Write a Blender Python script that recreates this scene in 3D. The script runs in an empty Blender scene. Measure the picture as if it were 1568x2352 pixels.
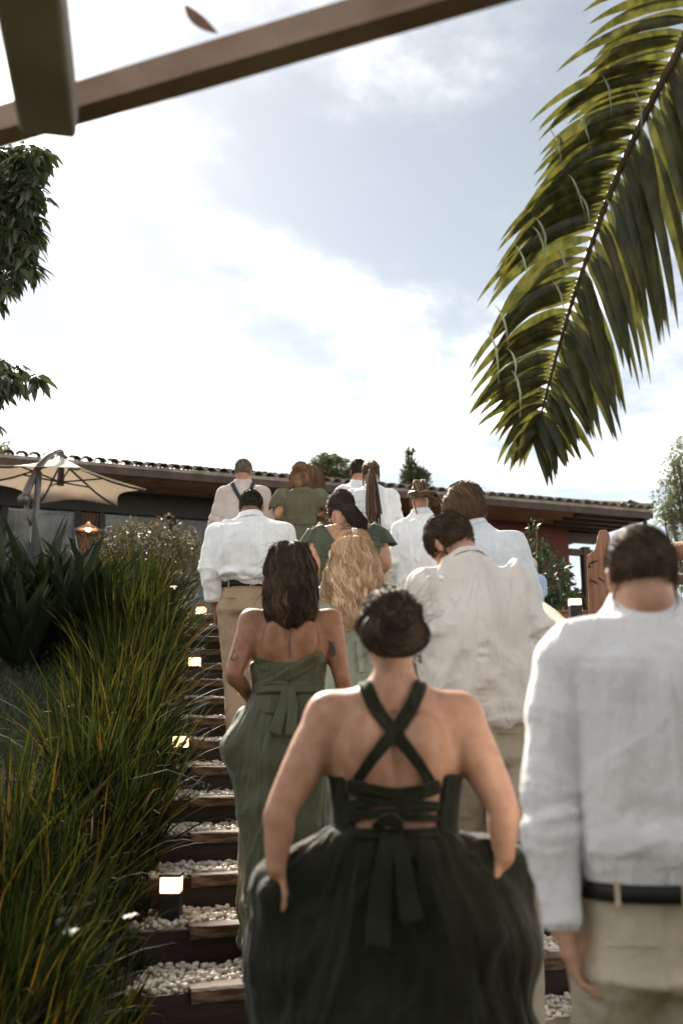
import bpy, math
import numpy as np
from mathutils import Vector, Matrix
# ---------------------------------------------------------------- camera, sky, sun, exposure
scene = bpy.context.scene
COL = scene.collection
TH = math.radians(12.28)          # camera looks up
CAMZ = 1.30
F = 2287.0; CX = 784.0; CY = 1176.0
cam_d = bpy.data.cameras.new("camera"); cam = bpy.data.objects.new("camera", cam_d); COL.objects.link(cam)
cam.location = (0, 0, CAMZ); cam.rotation_euler = (math.radians(90) + TH, 0, 0)
cam_d.sensor_fit = 'VERTICAL'; cam_d.sensor_height = 36; cam_d.sensor_width = 24; cam_d.lens = 35.0
cam_d.clip_start = 0.05; cam_d.clip_end = 3000
cam_d.dof.use_dof = True; cam_d.dof.focus_distance = 6.6; cam_d.dof.aperture_fstop = 2.0
scene.camera = cam
SUN_AZ = math.radians(-20); SUN_EL = math.radians(37)
SUN_DIR = Vector((math.sin(SUN_AZ)*math.cos(SUN_EL), math.cos(SUN_AZ)*math.cos(SUN_EL), math.sin(SUN_EL)))
w = bpy.data.worlds.new("World"); scene.world = w; w.use_nodes = True
nt = w.node_tree; nt.nodes.clear()
def N(t, **kw):
    n = nt.nodes.new(t)
    for k, v in kw.items(): setattr(n, k, v)
    return n
def L(a, b): nt.links.new(a, b)
def M(op, a, b=None, c=None):
    n = N('ShaderNodeMath', operation=op)
    for i, x in enumerate((a, b, c)):
        if x is None: continue
        if isinstance(x, (int, float)): n.inputs[i].default_value = x
        else: L(x, n.inputs[i])
    return n.outputs[0]
out = N('ShaderNodeOutputWorld'); bg = N('ShaderNodeBackground'); L(bg.outputs[0], out.inputs[0])
sky = N('ShaderNodeTexSky', sky_type='NISHITA'); sky.sun_disc = False
sky.sun_elevation = SUN_EL; sky.sun_rotation = SUN_AZ
sky.air_density = 1.0; sky.dust_density = 0.3; sky.ozone_density = 1.2
tc = N('ShaderNodeTexCoord'); sep = N('ShaderNodeSeparateXYZ'); L(tc.outputs['Generated'], sep.inputs[0])
zc = M('ADD', M('MAXIMUM', sep.outputs[2], 0.0), 0.16)
cmb = N('ShaderNodeCombineXYZ'); L(M('ADD', M('DIVIDE', sep.outputs[0], zc), 0.13), cmb.inputs[0]); L(M('DIVIDE', sep.outputs[1], zc), cmb.inputs[1])
cmb.inputs[2].default_value = 5.1
n1 = N('ShaderNodeTexNoise'); L(cmb.outputs[0], n1.inputs['Vector']); n1.inputs['Scale'].default_value = 1.15; n1.inputs['Detail'].default_value = 9; n1.inputs['Roughness'].default_value = 0.56; n1.inputs['Distortion'].default_value = 0.35
n2 = N('ShaderNodeTexNoise'); L(cmb.outputs[0], n2.inputs['Vector']); n2.inputs['Scale'].default_value = 4.2; n2.inputs['Detail'].default_value = 8; n2.inputs['Roughness'].default_value = 0.6
dot = N('ShaderNodeVectorMath', operation='DOT_PRODUCT'); L(tc.outputs['Generated'], dot.inputs[0]); dot.inputs[1].default_value = SUN_DIR
d0 = M('MAXIMUM', dot.outputs['Value'], 0.0)
glow = M('POWER', d0, 14.0); halo = M('POWER', d0, 60.0)
lowsky = M('POWER', M('SUBTRACT', 1.0, M('MINIMUM', M('MAXIMUM', sep.outputs[2], 0.0), 1.0)), 3.0)
cov = M('ADD', M('ADD', n1.outputs[0], M('MULTIPLY', M('SUBTRACT', n2.outputs[0], 0.5), 0.30)), M('ADD', M('MULTIPLY', lowsky, 0.17), M('MULTIPLY', glow, 0.07)))
rmp = N('ShaderNodeMapRange'); rmp.interpolation_type = 'SMOOTHSTEP'; L(cov, rmp.inputs[0]); rmp.inputs[1].default_value = 0.385; rmp.inputs[2].default_value = 0.88
mask = M('ADD', M('MULTIPLY', M('POWER', rmp.outputs[0], 3.1), 0.99), 0.003)
lum = M('ADD', M('ADD', 60.0, M('MULTIPLY', glow, 9.0)), M('MULTIPLY', halo, 22.0))
ccol = N('ShaderNodeMix', data_type='RGBA', blend_type='MULTIPLY'); ccol.inputs[0].default_value = 1.0
ccol.inputs[6].default_value = (1.0, 0.95, 0.86, 1)
cc = N('ShaderNodeCombineXYZ')
for i in range(3): L(lum, cc.inputs[i])
L(cc.outputs[0], ccol.inputs[7])
mx = N('ShaderNodeMix', data_type='RGBA'); L(mask, mx.inputs[0]); hs_ = N('ShaderNodeHueSaturation'); hs_.inputs['Saturation'].default_value = 0.44; hs_.inputs['Hue'].default_value = 0.485; hs_.inputs['Value'].default_value = 0.50; L(sky.outputs[0], hs_.inputs['Color']); L(hs_.outputs[0], mx.inputs[6]); L(ccol.outputs[2], mx.inputs[7])
L(mx.outputs[2], bg.inputs[0]); bg.inputs[1].default_value = 0.05
sun_d = bpy.data.lights.new("sun", 'SUN'); sun_d.energy = 3.0; sun_d.angle = math.radians(8); sun_d.color = (1.0, 0.90, 0.76)
sun = bpy.data.objects.new("sun", sun_d); COL.objects.link(sun); sun.rotation_euler = SUN_DIR.to_track_quat('Z', 'Y').to_euler(); sun.location = (-5, 10, 12)
scene.view_settings.view_transform = 'Standard'; scene.view_settings.look = 'None'; scene.view_settings.gamma = 1
scene.view_settings.use_curve_mapping = False; scene.view_settings.exposure = 2.32
scene.render.film_transparent = False
scene.cycles.max_bounces = 7; scene.cycles.transparent_max_bounces = 8; scene.cycles.diffuse_bounces = 4
scene.cycles.caustics_reflective = False; scene.cycles.caustics_refractive = False

# ---------------------------------------------------------------- helpers
rng = np.random.default_rng(7)
fwd = np.array([0, math.cos(TH), math.sin(TH)]); upv = np.array([0, -math.sin(TH), math.cos(TH)]); rgt = np.array([1.0, 0, 0])
def ray(px, py): return fwd + rgt*((px-CX)/F) + upv*((CY-py)/F)
def W(px, py, y):
    d = ray(px, py); return d*(y/d[1]) + np.array([0, 0, CAMZ])
def WH(px, py, h):                      # point of the pixel ray at world height h
    d = ray(px, py); return d*((h-CAMZ)/d[2]) + np.array([0, 0, CAMZ])
def nrm(v): v = np.asarray(v, float); return v/(np.linalg.norm(v)+1e-12)
def hash3(ix, iy, iz, s):
    h = (ix.astype(np.int64)*374761393 + iy.astype(np.int64)*668265263 + iz.astype(np.int64)*2147483647 + s*974634777) & 0xffffffff
    h = ((h ^ (h >> 13))*1274126177) & 0xffffffff
    h = ((h ^ (h >> 16))*2246822519) & 0xffffffff
    return ((h ^ (h >> 15)) & 0xffffff)/float(0xffffff)
def vn(p, s=0):
    p = np.asarray(p, float); i = np.floor(p); f = p-i; f = f*f*f*(f*(f*6-15)+10); i = i.astype(np.int64)
    r = 0
    for dx in (0, 1):
        for dy in (0, 1):
            for dz in (0, 1):
                wgt = (f[:, 0] if dx else 1-f[:, 0])*(f[:, 1] if dy else 1-f[:, 1])*(f[:, 2] if dz else 1-f[:, 2])
                r = r + wgt*hash3(i[:, 0]+dx, i[:, 1]+dy, i[:, 2]+dz, s)
    return r
def fbm(p, s=0, o=3):
    r = 0; a = 0.5; t = 0
    for k in range(o):
        r = r+a*vn(p*(2**k), s+k*17); t += a; a *= .5
    return r/t
def ridge(n): return 1-np.abs(2*n-1)
def mesh(name, V, Fc, smooth=True, attr=None):
    me = bpy.data.meshes.new(name)
    V = np.asarray(V, np.float32)
    if isinstance(Fc, np.ndarray) and Fc.ndim == 2:
        n, k = Fc.shape
        me.vertices.add(len(V)); me.vertices.foreach_set('co', V.ravel())
        me.loops.add(n*k); me.loops.foreach_set('vertex_index', Fc.astype(np.int32).ravel())
        me.polygons.add(n); me.polygons.foreach_set('loop_start', np.arange(0, n*k, k, dtype=np.int32)); me.polygons.foreach_set('loop_total', np.full(n, k, np.int32))
        me.update(calc_edges=True)
    else:
        me.from_pydata([tuple(map(float, v)) for v in V], [], [tuple(int(i) for i in f) for f in Fc]); me.update()
    if smooth: me.polygons.foreach_set('use_smooth', np.ones(len(me.polygons), bool))
    if attr is not None:
        a = me.attributes.new('v', 'FLOAT', 'POINT'); a.data.foreach_set('value', np.asarray(attr, np.float32))
    return me
def obj(name, me, mat=None, parent=None, loc=None):
    o = bpy.data.objects.new(name, me); COL.objects.link(o)
    if mat is not None and me is not None and not me.materials: me.materials.append(mat)
    if parent is not None: o.parent = parent
    if loc is not None: o.location = loc
    return o
def tag(o, label=None, cat=None, group=None, kind=None):
    if label: o['label'] = label
    if cat: o['category'] = cat
    if group: o['group'] = group
    if kind: o['kind'] = kind
    return o
def empty(name, label, cat, group=None):
    o = bpy.data.objects.new(name, None); COL.objects.link(o); o.empty_display_size = .1
    return tag(o, label, cat, group)
class MB:                                # collects simple solids in one mesh
    def __init__(s): s.V = []; s.F = []; s.n = 0
    def add(s, V, Fc):
        s.V.append(np.asarray(V, float)); s.F += [tuple(i+s.n for i in f) for f in Fc]; s.n += len(V)
    def box(s, c, ax, ay, az, hx, hy, hz, jit=0):
        c = np.asarray(c, float); V = []
        for k in (-1, 1):
            for j in (-1, 1):
                for i in (-1, 1): V.append(c+np.asarray(ax)*i*hx+np.asarray(ay)*j*hy+np.asarray(az)*k*hz+rng.normal(0, 1, 3)*jit)
        s.add(V, [(0, 2, 3, 1), (4, 5, 7, 6), (0, 1, 5, 4), (2, 6, 7, 3), (0, 4, 6, 2), (1, 3, 7, 5)])
    def tube(s, pts, rad, n=8, cap=True, sq=None):
        pts = np.asarray(pts, float); m = len(pts)
        rad = np.full(m, rad) if np.isscalar(rad) else np.asarray(rad, float)
        T = np.gradient(pts, axis=0); T /= np.linalg.norm(T, axis=1)[:, None]+1e-9
        ref = np.array([0, 0, 1.]) if abs(T[0][2]) < .9 else np.array([1., 0, 0])
        V = []; A = nrm(np.cross(T[0], ref))
        for i in range(m):
            A = nrm(A-T[i]*A.dot(T[i])); B = np.cross(T[i], A)
            for j in range(n):
                a = 2*math.pi*j/n; V.append(pts[i]+rad[i]*(math.cos(a)*A+math.sin(a)*B*(sq or 1)))
        Fc = [(i*n+j, i*n+(j+1) % n, (i+1)*n+(j+1) % n, (i+1)*n+j) for i in range(m-1) for j in range(n)]
        if cap: Fc += [tuple(range(n))[::-1], tuple((m-1)*n+j for j in range(n))]
        s.add(V, Fc)
    def mesh(s, name, smooth=False): return mesh(name, np.concatenate(s.V), s.F, smooth)
def bevel(o, wd=.004, seg=2):
    m = o.modifiers.new('bevel', 'BEVEL'); m.width = wd; m.segments = seg; m.limit_method = 'ANGLE'
    return o
# ---- materials
def mat(name, base=(.5, .5, .5), rough=.7, c2=None, scale=8, stretch=(1, 1, 1), bump=0, bscale=60, attr=None, emit=None, es=0, trans=0, sss=0, spec=.3, detail=5, metal=0, sheen=0, c3=None, bstretch=None, lo=.35, hi=.65, folds=0):
    m = bpy.data.materials.new(name); m.use_nodes = True; t = m.node_tree; nd = t.nodes; bs = nd['Principled BSDF']
    bs.inputs['Base Color'].default_value = (*base, 1); bs.inputs['Roughness'].default_value = rough; bs.inputs['Specular IOR Level'].default_value = spec; bs.inputs['Metallic'].default_value = metal
    if sheen: bs.inputs['Sheen Weight'].default_value = sheen; bs.inputs['Sheen Roughness'].default_value = .5
    if sss: bs.inputs['Subsurface Weight'].default_value = sss; bs.inputs['Subsurface Radius'].default_value = (.018, .007, .004); bs.inputs['Subsurface Scale'].default_value = 1
    if emit: bs.inputs['Emission Color'].default_value = (*emit, 1); bs.inputs['Emission Strength'].default_value = es
    co = nd.new('ShaderNodeTexCoord'); mp = nd.new('ShaderNodeMapping'); t.links.new(co.outputs['Object'], mp.inputs[0]); mp.inputs['Scale'].default_value = stretch
    colout = None
    if c2 is not None:
        nz = nd.new('ShaderNodeTexNoise'); t.links.new(mp.outputs[0], nz.inputs['Vector']); nz.inputs['Scale'].default_value = scale; nz.inputs['Detail'].default_value = detail
        rp = nd.new('ShaderNodeValToRGB'); t.links.new(nz.outputs[0], rp.inputs[0]); rp.color_ramp.elements[0].position = lo; rp.color_ramp.elements[1].position = hi
        rp.color_ramp.elements[0].color = (*base, 1); rp.color_ramp.elements[1].color = (*c2, 1)
        colout = rp.outputs[0]
    if attr is not None:
        at = nd.new('ShaderNodeAttribute'); at.attribute_name = 'v'; rp = nd.new('ShaderNodeValToRGB'); t.links.new(at.outputs['Fac'], rp.inputs[0])
        e = rp.color_ramp.elements
        while len(e) < len(attr): e.new(.5)
        for q, (pos, c) in zip(e, attr): q.position = pos; q.color = (*c, 1)
        if colout is None: colout = rp.outputs[0]
        else:
            mm = nd.new('ShaderNodeMix'); mm.data_type = 'RGBA'; mm.inputs[0].default_value = .5; t.links.new(colout, mm.inputs[6]); t.links.new(rp.outputs[0], mm.inputs[7]); colout = mm.outputs[2]
    if colout is not None: t.links.new(colout, bs.inputs['Base Color'])
    if bump:
        mp2 = nd.new('ShaderNodeMapping'); t.links.new(co.outputs['Object'], mp2.inputs[0]); mp2.inputs['Scale'].default_value = bstretch or stretch
        nz = nd.new('ShaderNodeTexNoise'); t.links.new(mp2.outputs[0], nz.inputs['Vector']); nz.inputs['Scale'].default_value = bscale; nz.inputs['Detail'].default_value = 4
        b = nd.new('ShaderNodeBump'); b.inputs['Strength'].default_value = bump; b.inputs['Distance'].default_value = .01; t.links.new(nz.outputs[0], b.inputs['Height']); t.links.new(b.outputs[0], bs.inputs['Normal'])
        if folds:
            mp3 = nd.new('ShaderNodeMapping'); t.links.new(co.outputs['Object'], mp3.inputs[0]); mp3.inputs['Scale'].default_value = (1, 1, .22); mp3.inputs['Rotation'].default_value = (0, .12, .3)
            n3 = nd.new('ShaderNodeTexNoise'); t.links.new(mp3.outputs[0], n3.inputs['Vector']); n3.inputs['Scale'].default_value = 17; n3.inputs['Detail'].default_value = 3; n3.inputs['Distortion'].default_value = .8
            b3 = nd.new('ShaderNodeBump'); b3.inputs['Strength'].default_value = folds; b3.inputs['Distance'].default_value = .035; t.links.new(n3.outputs[0], b3.inputs['Height']); t.links.new(b3.outputs[0], b.inputs['Normal'])
    if trans:
        tr = nd.new('ShaderNodeBsdfTranslucent'); mxs = nd.new('ShaderNodeMixShader'); mxs.inputs[0].default_value = trans
        if colout is not None: t.links.new(colout, tr.inputs[0])
        else: tr.inputs[0].default_value = (*base, 1)
        t.links.new(bs.outputs[0], mxs.inputs[1]); t.links.new(tr.outputs[0], mxs.inputs[2]); t.links.new(mxs.outputs[0], nd['Material Output'].inputs[0])
    return m
MT = {}
MT['wood_dark'] = mat('riser wood', (.026, .013, .007), .6, (.010, .006, .004), 6, (1, 1, 8), .4, 30, spec=.3)
MT['plank'] = mat('weathered plank', (.05, .028, .015), .65, (.20, .125, .072), 7, (.55, 5, 9), .8, 14, spec=.3, bstretch=(.8, 8, 14), detail=8, lo=.42, hi=.72)
MT['pebble'] = mat('white pebble', (.46, .39, .31), .5, (.66, .61, .54), 30, spec=.4, attr=[(0, (.36, .24, .16)), (.2, (.48, .41, .33)), (.6, (.60, .55, .48)), (1, (.70, .67, .61))])
MT['gravelbed'] = mat('gravel bed', (.25, .20, .15), .9, (.5, .45, .38), 60)
MT['lawn'] = mat('lawn soil', (.045, .055, .03), .95, (.07, .06, .035), 3, bump=.5, bscale=20)
MT['grassblade'] = mat('lawn blade', (.05, .09, .025), .6, attr=[(0, (.05, .072, .036)), (.6, (.085, .115, .062)), (1, (.14, .14, .075))], trans=.25)
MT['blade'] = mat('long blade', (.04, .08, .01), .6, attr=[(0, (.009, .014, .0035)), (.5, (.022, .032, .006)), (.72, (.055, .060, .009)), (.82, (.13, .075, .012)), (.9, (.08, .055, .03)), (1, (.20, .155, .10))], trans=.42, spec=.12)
MT['strap'] = mat('strap leaf', (.010, .017, .007), .4, (.018, .028, .011), 4, trans=.12, spec=.5)
MT['bushleaf'] = mat('bush leaf', (.06, .06, .03), .5, attr=[(0, (.05, .055, .025)), (.6, (.10, .09, .05)), (1, (.22, .15, .10))], trans=.3)
MT['shrubleaf'] = mat('shrub leaf', (.03, .06, .02), .4, attr=[(0, (.022, .045, .018)), (1, (.05, .085, .03))], trans=.25, spec=.5)
MT['hedge'] = mat('blocker hedge leaves', (.035, .035, .025), .9, (.06, .055, .04), 3)  # for the unseen hedge added to block light
MT['treeleaf'] = mat('far leaf hazed', (.06, .08, .035), .6, attr=[(0, (.09, .11, .055)), (1, (.20, .21, .11))], trans=.4)  # leaf tones lightened to paint in distance haze
MT['cypress'] = mat('cypress leaf', (.03, .05, .025), .7, attr=[(0, (.04, .055, .03)), (1, (.075, .09, .045))], trans=.2)
MT['mango'] = mat('mango leaf', (.03, .05, .02), .35, attr=[(0, (.03, .045, .02)), (1, (.075, .09, .035))], trans=.3, spec=.5)
MT['frond'] = mat('frond leaflet', (.026, .030, .007), .38, (.088, .084, .017), 9, (3, 3, 1), .25, 60, trans=.58, spec=.5)
MT['frond2'] = mat('frond leaflet pale', (.20, .22, .15), .35, trans=.2, spec=.6)
MT['rachis'] = mat('rachis', (.03, .02, .012), .5, (.06, .045, .02), 20)
MT['bark'] = mat('bark', (.06, .045, .035), .9, (.12, .10, .08), 12, (1, 1, .3), .8, 30)
MT['beam'] = mat('pergola beam', (.17, .105, .075), .8, (.32, .24, .19), 3, (1, 1, 1), .5, 18, detail=8)
MT['rafter'] = mat('pergola rafter', (.20, .18, .155), .85, (.27, .245, .215), 4, bump=.3, bscale=20)
MT['soffit'] = mat('soffit wood', (.16, .095, .06), .6, (.24, .15, .10), 3, (1, 1, 1), .2, 14)
MT['fascia'] = mat('fascia wood', (.045, .03, .024), .6, (.075, .05, .04), 5, bump=.2)
MT['dark'] = mat('dark frame', (.018, .015, .013), .5)
MT['redwall'] = mat('red plaster', (.085, .026, .024), .9, (.115, .036, .033), 1.6, bump=.15, bscale=80)
MT['orange'] = mat('orange plaster', (.20, .085, .045), .9, (.25, .11, .06), 3, bump=.2, bscale=60)
MT['tile'] = mat('roof tile', (.17, .14, .12), .85, (.30, .26, .22), 5, bump=.4, bscale=30)
MT['curtain'] = mat('curtain', (.42, .36, .30), .9)
MT['floor'] = mat('terrace floor', (.22, .18, .14), .8, (.28, .24, .19), 3)
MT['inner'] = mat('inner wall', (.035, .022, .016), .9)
MT['innerwood'] = mat('inner wood', (.12, .05, .025), .6, (.05, .025, .015), 4, (6, 6, .4))
MT['canvas'] = mat('canvas', (.76, .69, .61), .9, (.82, .75, .68), 3, bump=.2, bscale=200, trans=.35)
MT['steel'] = mat('umbrella steel', (.11, .10, .095), .4, metal=.6, spec=.5)
MT['log'] = mat('weathered log', (.26, .21, .165), .85, (.42, .35, .28), 5, (6, .6, 6), .8, 20)
MT['redlog'] = mat('red brown wood', (.20, .095, .055), .8, (.32, .165, .10), 4, (5, 5, .6), .9, 14)
MT['lamp'] = mat('lamp glass', (.9, .8, .6), .4, emit=(1, .56, .24), es=1.0)
MT['bulb'] = mat('bulb', (.9, .8, .6), .4, emit=(1, .70, .38), es=9)
MT['shade'] = mat('pendant shade', (.70, .52, .40), .5, trans=.3)
MT['lampbody'] = mat('lamp body', (.02, .014, .010), .5)
MT['soilwhite'] = mat('flower', (.8, .8, .74), .6, trans=.3)
MT['ink'] = mat('tattoo ink', (.10, .085, .08), .8)
MT['gold'] = mat('gold', (.7, .45, .18), .3, metal=1)
def glassmat():
    m = bpy.data.materials.new('window glass'); m.use_nodes = True; t = m.node_tree; t.nodes.clear()
    o = t.nodes.new('ShaderNodeOutputMaterial'); g = t.nodes.new('ShaderNodeBsdfGlossy'); g.inputs['Roughness'].default_value = .02; g.inputs[0].default_value = (.8, .85, .9, 1)
    tr = t.nodes.new('ShaderNodeBsdfTransparent'); tr.inputs[0].default_value = (.75, .76, .74, 1); mx = t.nodes.new('ShaderNodeMixShader'); fr = t.nodes.new('ShaderNodeFresnel'); fr.inputs[0].default_value = 1.3
    t.links.new(fr.outputs[0], mx.inputs[0]); t.links.new(tr.outputs[0], mx.inputs[1]); t.links.new(g.outputs[0], mx.inputs[2]); t.links.new(mx.outputs[0], o.inputs[0]); return m
MT['glass'] = glassmat()
MT['sk_light'] = mat('skin light', (.36, .185, .112), .5, (.45, .25, .165), 24, bump=.08, bscale=180, sss=.12, spec=.35)
MT['sk_fair'] = mat('skin fair', (.46, .25, .17), .5, (.54, .32, .225), 22, bump=.08, bscale=180, sss=.12, spec=.35)
MT['sk_tan'] = mat('skin tan', (.22, .098, .050), .48, (.30, .145, .080), 22, bump=.08, bscale=180, sss=.10, spec=.4)
MT['sk_dark'] = mat('skin dark', (.17, .08, .045), .48, (.21, .10, .06), 14, bump=.08, bscale=180, sss=.08, spec=.4)
MT['linen'] = mat('white linen', (.70, .71, .73), .9, (.78, .79, .80), 9, (1, 1, 1), .35, 70, sheen=.2, spec=.1, bstretch=(1, 1, .25), folds=0.6)
MT['linen2'] = mat('near linen', (.72, .71, .74), .9, (.77, .76, .78), 5, bump=.3, bscale=60, sheen=.2, spec=.1, folds=0.5)
MT['sheer'] = mat('sheer cotton', (.74, .67, .62), .85, (.82, .79, .77), 4, bump=.2, bscale=60, sheen=.15, spec=.1, trans=.15, lo=.3, hi=.6, folds=0.75)
MT['pinkish'] = mat('pale pink cotton', (.50, .42, .40), .9, (.57, .50, .47), 6, bump=.2, sheen=.1, spec=.1, folds=0.45)
MT['bluish'] = mat('pale blue cotton', (.60, .64, .70), .9, (.68, .71, .76), 6, bump=.2, sheen=.1, spec=.1, folds=0.45)
MT['blueshirt'] = mat('light blue shirt', (.32, .42, .55), .9)
MT['khaki'] = mat('khaki twill', (.33, .235, .155), .85, (.38, .275, .19), 8, bump=.3, bscale=90, spec=.15, folds=0.45)
MT['beige'] = mat('beige cotton', (.47, .40, .31), .85, (.53, .46, .37), 6, bump=.3, bscale=80, spec=.15, folds=0.45)
MT['beige2'] = mat('grey beige cotton', (.34, .29, .22), .85, (.40, .345, .27), 6, bump=.3, bscale=80, spec=.15, folds=0.45)
MT['olive'] = mat('olive satin', (.046, .050, .024), .5, (.062, .067, .034), 5, bump=.1, bscale=60, sheen=.2, spec=.3, folds=0.45)
MT['forest'] = mat('forest green crepe', (.0095, .010, .0042), .8, (.015, .016, .0068), 5, bump=.15, bscale=80, sheen=.15, spec=.15, folds=0.6)
MT['tulle'] = mat('olive chiffon', (.105, .100, .062), .85, (.135, .13, .085), 7, bump=.2, sheen=.2, spec=.1, trans=.15, folds=0.45)
MT['tealgreen'] = mat('dark sage crepe', (.046, .054, .036), .8, (.060, .070, .048), 6, sheen=.2, spec=.15)
MT['sage'] = mat('sage satin', (.25, .285, .22), .6, (.30, .335, .27), 6, bump=.1, sheen=.25, spec=.25, folds=0.45)
MT['belt'] = mat('black leather', (.012, .011, .011), .5, bump=.3, bscale=160)
MT['tanbelt'] = mat('brown leather', (.16, .07, .035), .5)
MT['suspender'] = mat('charcoal elastic', (.035, .035, .04), .8)
MT['shoe'] = mat('white shoe', (.72, .70, .66), .6, (.62, .60, .56), 10)
MT['shoed'] = mat('dark shoe', (.05, .03, .02), .5)
def hm(name, a, b, c=None): return mat(name, a, .62, attr=[(0, a), (.7, b), (1, c or b)], spec=.22)
MT['h_black'] = hm('black hair', (.010, .007, .005), (.030, .018, .012), (.06, .04, .028))
MT['h_dkbrown'] = hm('dark brown hair', (.012, .008, .005), (.055, .032, .018), (.14, .088, .055))
MT['h_crop'] = hm('cropped hair', (.035, .023, .015), (.12, .078, .052), (.20, .135, .095))
MT['h_brown'] = hm('brown hair', (.05, .026, .014), (.12, .068, .038), (.22, .13, .075))
MT['h_blond'] = hm('blonde hair', (.24, .145, .08), (.56, .39, .24), (.80, .62, .44))
MT['h_bunbrown'] = hm('light brown hair', (.10, .05, .026), (.24, .13, .07), (.36, .21, .12))
MT['h_grey'] = hm('grey hair', (.08, .06, .045), (.20, .165, .13), (.34, .30, .26))
MT['h_white'] = hm('white hair', (.5, .45, .4), (.65, .6, .55))
MT['h_dread'] = hm('dread hair', (.03, .018, .011), (.09, .05, .03), (.26, .15, .085))

# ---------------------------------------------------------------- stair geometry
UX = np.array([math.cos(math.radians(20)), math.sin(math.radians(20)), 0.0])     # along a step
VY = np.array([-UX[1], UX[0], 0.0])                                             # horizontal, uphill normal
RISE = .153; RUN = .422; Y0 = 4.18; NST = 14; SW = 3.9
def corner(i):                            # left front top corner of plank i
    y = Y0+RUN*i; z = RISE*(i+2)
    p = W(440, 1500, y); return np.array([p[0], y, z])
def cornerx(y): # x of the left corner line, taking the camera-depth change into account
    z = RISE*((y-Y0)/RUN+2)-CAMZ
    return (440-CX)/F*(y*math.cos(TH)+z*math.sin(TH))
for _ in (0,):
    ca = (cornerx(10)-cornerx(4))/6; cb = cornerx(4)-4*ca
def corner(i):
    y = Y0+RUN*i; return np.array([ca*y+cb, y, RISE*(i+2)])
def st(x, y):                             # -> (step coordinate, lateral distance along the step)
    yp = (y-UX[1]*(x-cb)/UX[0])/(1-UX[1]*ca/UX[0])
    t = (x-cb-ca*yp)/UX[0]
    return (yp-Y0)/RUN, t
def steph(x, y):
    i, t = st(x, y); return RISE*np.clip(np.floor(i)+2, 0, NST+2)
TOP = RISE*(NST+2)
def terr(x, y):
    i, t = st(x, y)
    h = RISE*np.clip(i+1.6, 0, NST+1.7)
    return h
# ---------------------------------------------------------------- ground
def spaced(lo, hi, core0, core1, d):
    c = list(np.arange(core0, core1+1e-6, d)); s = d
    while c[-1] < hi: s *= 1.25; c.append(c[-1]+s)
    s = d
    while c[0] > lo: s *= 1.25; c.insert(0, c[0]-s)
    return np.array(c)
gx = spaced(-900, 900, -7, 7, .14); gy = spaced(-300, 1200, -1, 17, .14)
X, Y = np.meshgrid(gx, gy); Z = np.zeros_like(X)
ii, tt = st(X.ravel(), Y.ravel()); ii = ii.reshape(X.shape); tt = tt.reshape(X.shape)
Z = RISE*np.clip(ii+1.6, 0, NST+1.6)
under = (tt > -.22) & (tt < SW+.05)
Z = np.where(under, np.minimum(Z-.22, TOP-.25), Z)
Z = np.where(under & (ii < -1.5), np.maximum(Z, 0), Z); Z = np.maximum(Z, 0)
Z = Z+(fbm(np.stack([X.ravel()*1.3, Y.ravel()*1.3, X.ravel()*0], 1), 3).reshape(X.shape)-.5)*.10*((ii < NST-.5) & (ii > -2) & ~under)
nx, ny = len(gx), len(gy); idx = np.arange(nx*ny).reshape(ny, nx)
Fq = np.stack([idx[:-1, :-1].ravel(), idx[:-1, 1:].ravel(), idx[1:, 1:].ravel(), idx[1:, :-1].ravel()], 1)
tag(obj('ground', mesh('ground', np.stack([X.ravel(), Y.ravel(), Z.ravel()], 1), Fq), MT['lawn']), kind='structure')
# terrace floor slab above the stairs
mb = MB(); c0 = corner(NST)
mb.box(c0+UX*2+VY*6+np.array([0, 0, -.10]), UX, VY, (0, 0, 1), 14, 5.55, .10)
tag(obj('terrace', mb.mesh('terrace'), MT['floor']), kind='structure')

# ---------------------------------------------------------------- stairs
stairs = empty('garden_stairs', 'long flight of dark timber steps filled with white pebbles, climbing to the terrace', 'stairs')
r1 = np.random.default_rng(11)
plank_beds = []
for i in range(-1, NST+1):
    c = corner(i); up = np.array([0, 0, 1.])
    # plank: subdivided timber with worn uneven edges
    nxs = 40; prof = [(-.0, -.052), (-.0, -.006), (.008, 0), (.105, 0), (.112, -.006), (.112, -.052)]
    V = []
    for a in range(nxs+1):
        s = a/nxs*SW
        for k, (d, h) in enumerate(prof):
            wob = (vn(np.array([[s*7, i*3.1+k*.9, 1.]]), 5)[0]-.5)*.010
            V.append(c+UX*(s+(r1.normal()*.002 if a in (0, nxs) else 0))+VY*(d+wob)+up*(h+wob*.6))
    K = len(prof); Fc = [(a*K+k, (a+1)*K+k, (a+1)*K+(k+1) % K, a*K+(k+1) % K) for a in range(nxs) for k in range(K)]
    Fc += [tuple(range(K)), tuple(nxs*K+k for k in range(K))[::-1]]
    m_ = mesh('plank', np.array(V)-c, Fc, False)
    obj('tread_plank', m_, MT['plank'], stairs, c)
    mb = MB(); mb.box((0, 0, 0), UX, VY, up, (SW+.26)/2, .016, (RISE-.052)/2+.035)
    obj('riser', mb.mesh('riser'), MT['wood_dark'], stairs, c+UX*(SW-.26)/2+VY*.035+up*(-.052-(RISE-.052)/2+.030-.028))
    # gravel bed sheet (left bay and behind the plank)
    mb = MB()
    mb.box(c+UX*(SW/2)+VY*(.115+.155)+up*(-.045), UX, VY, up, SW/2, .155, .03)
    mb.box(c-UX*.13+VY*(.235)+up*(-.045), UX, VY, up, .125, .185, .03)
    obj('gravel_bed', mb.mesh('gravel_bed'), MT['gravelbed'], stairs)
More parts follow.
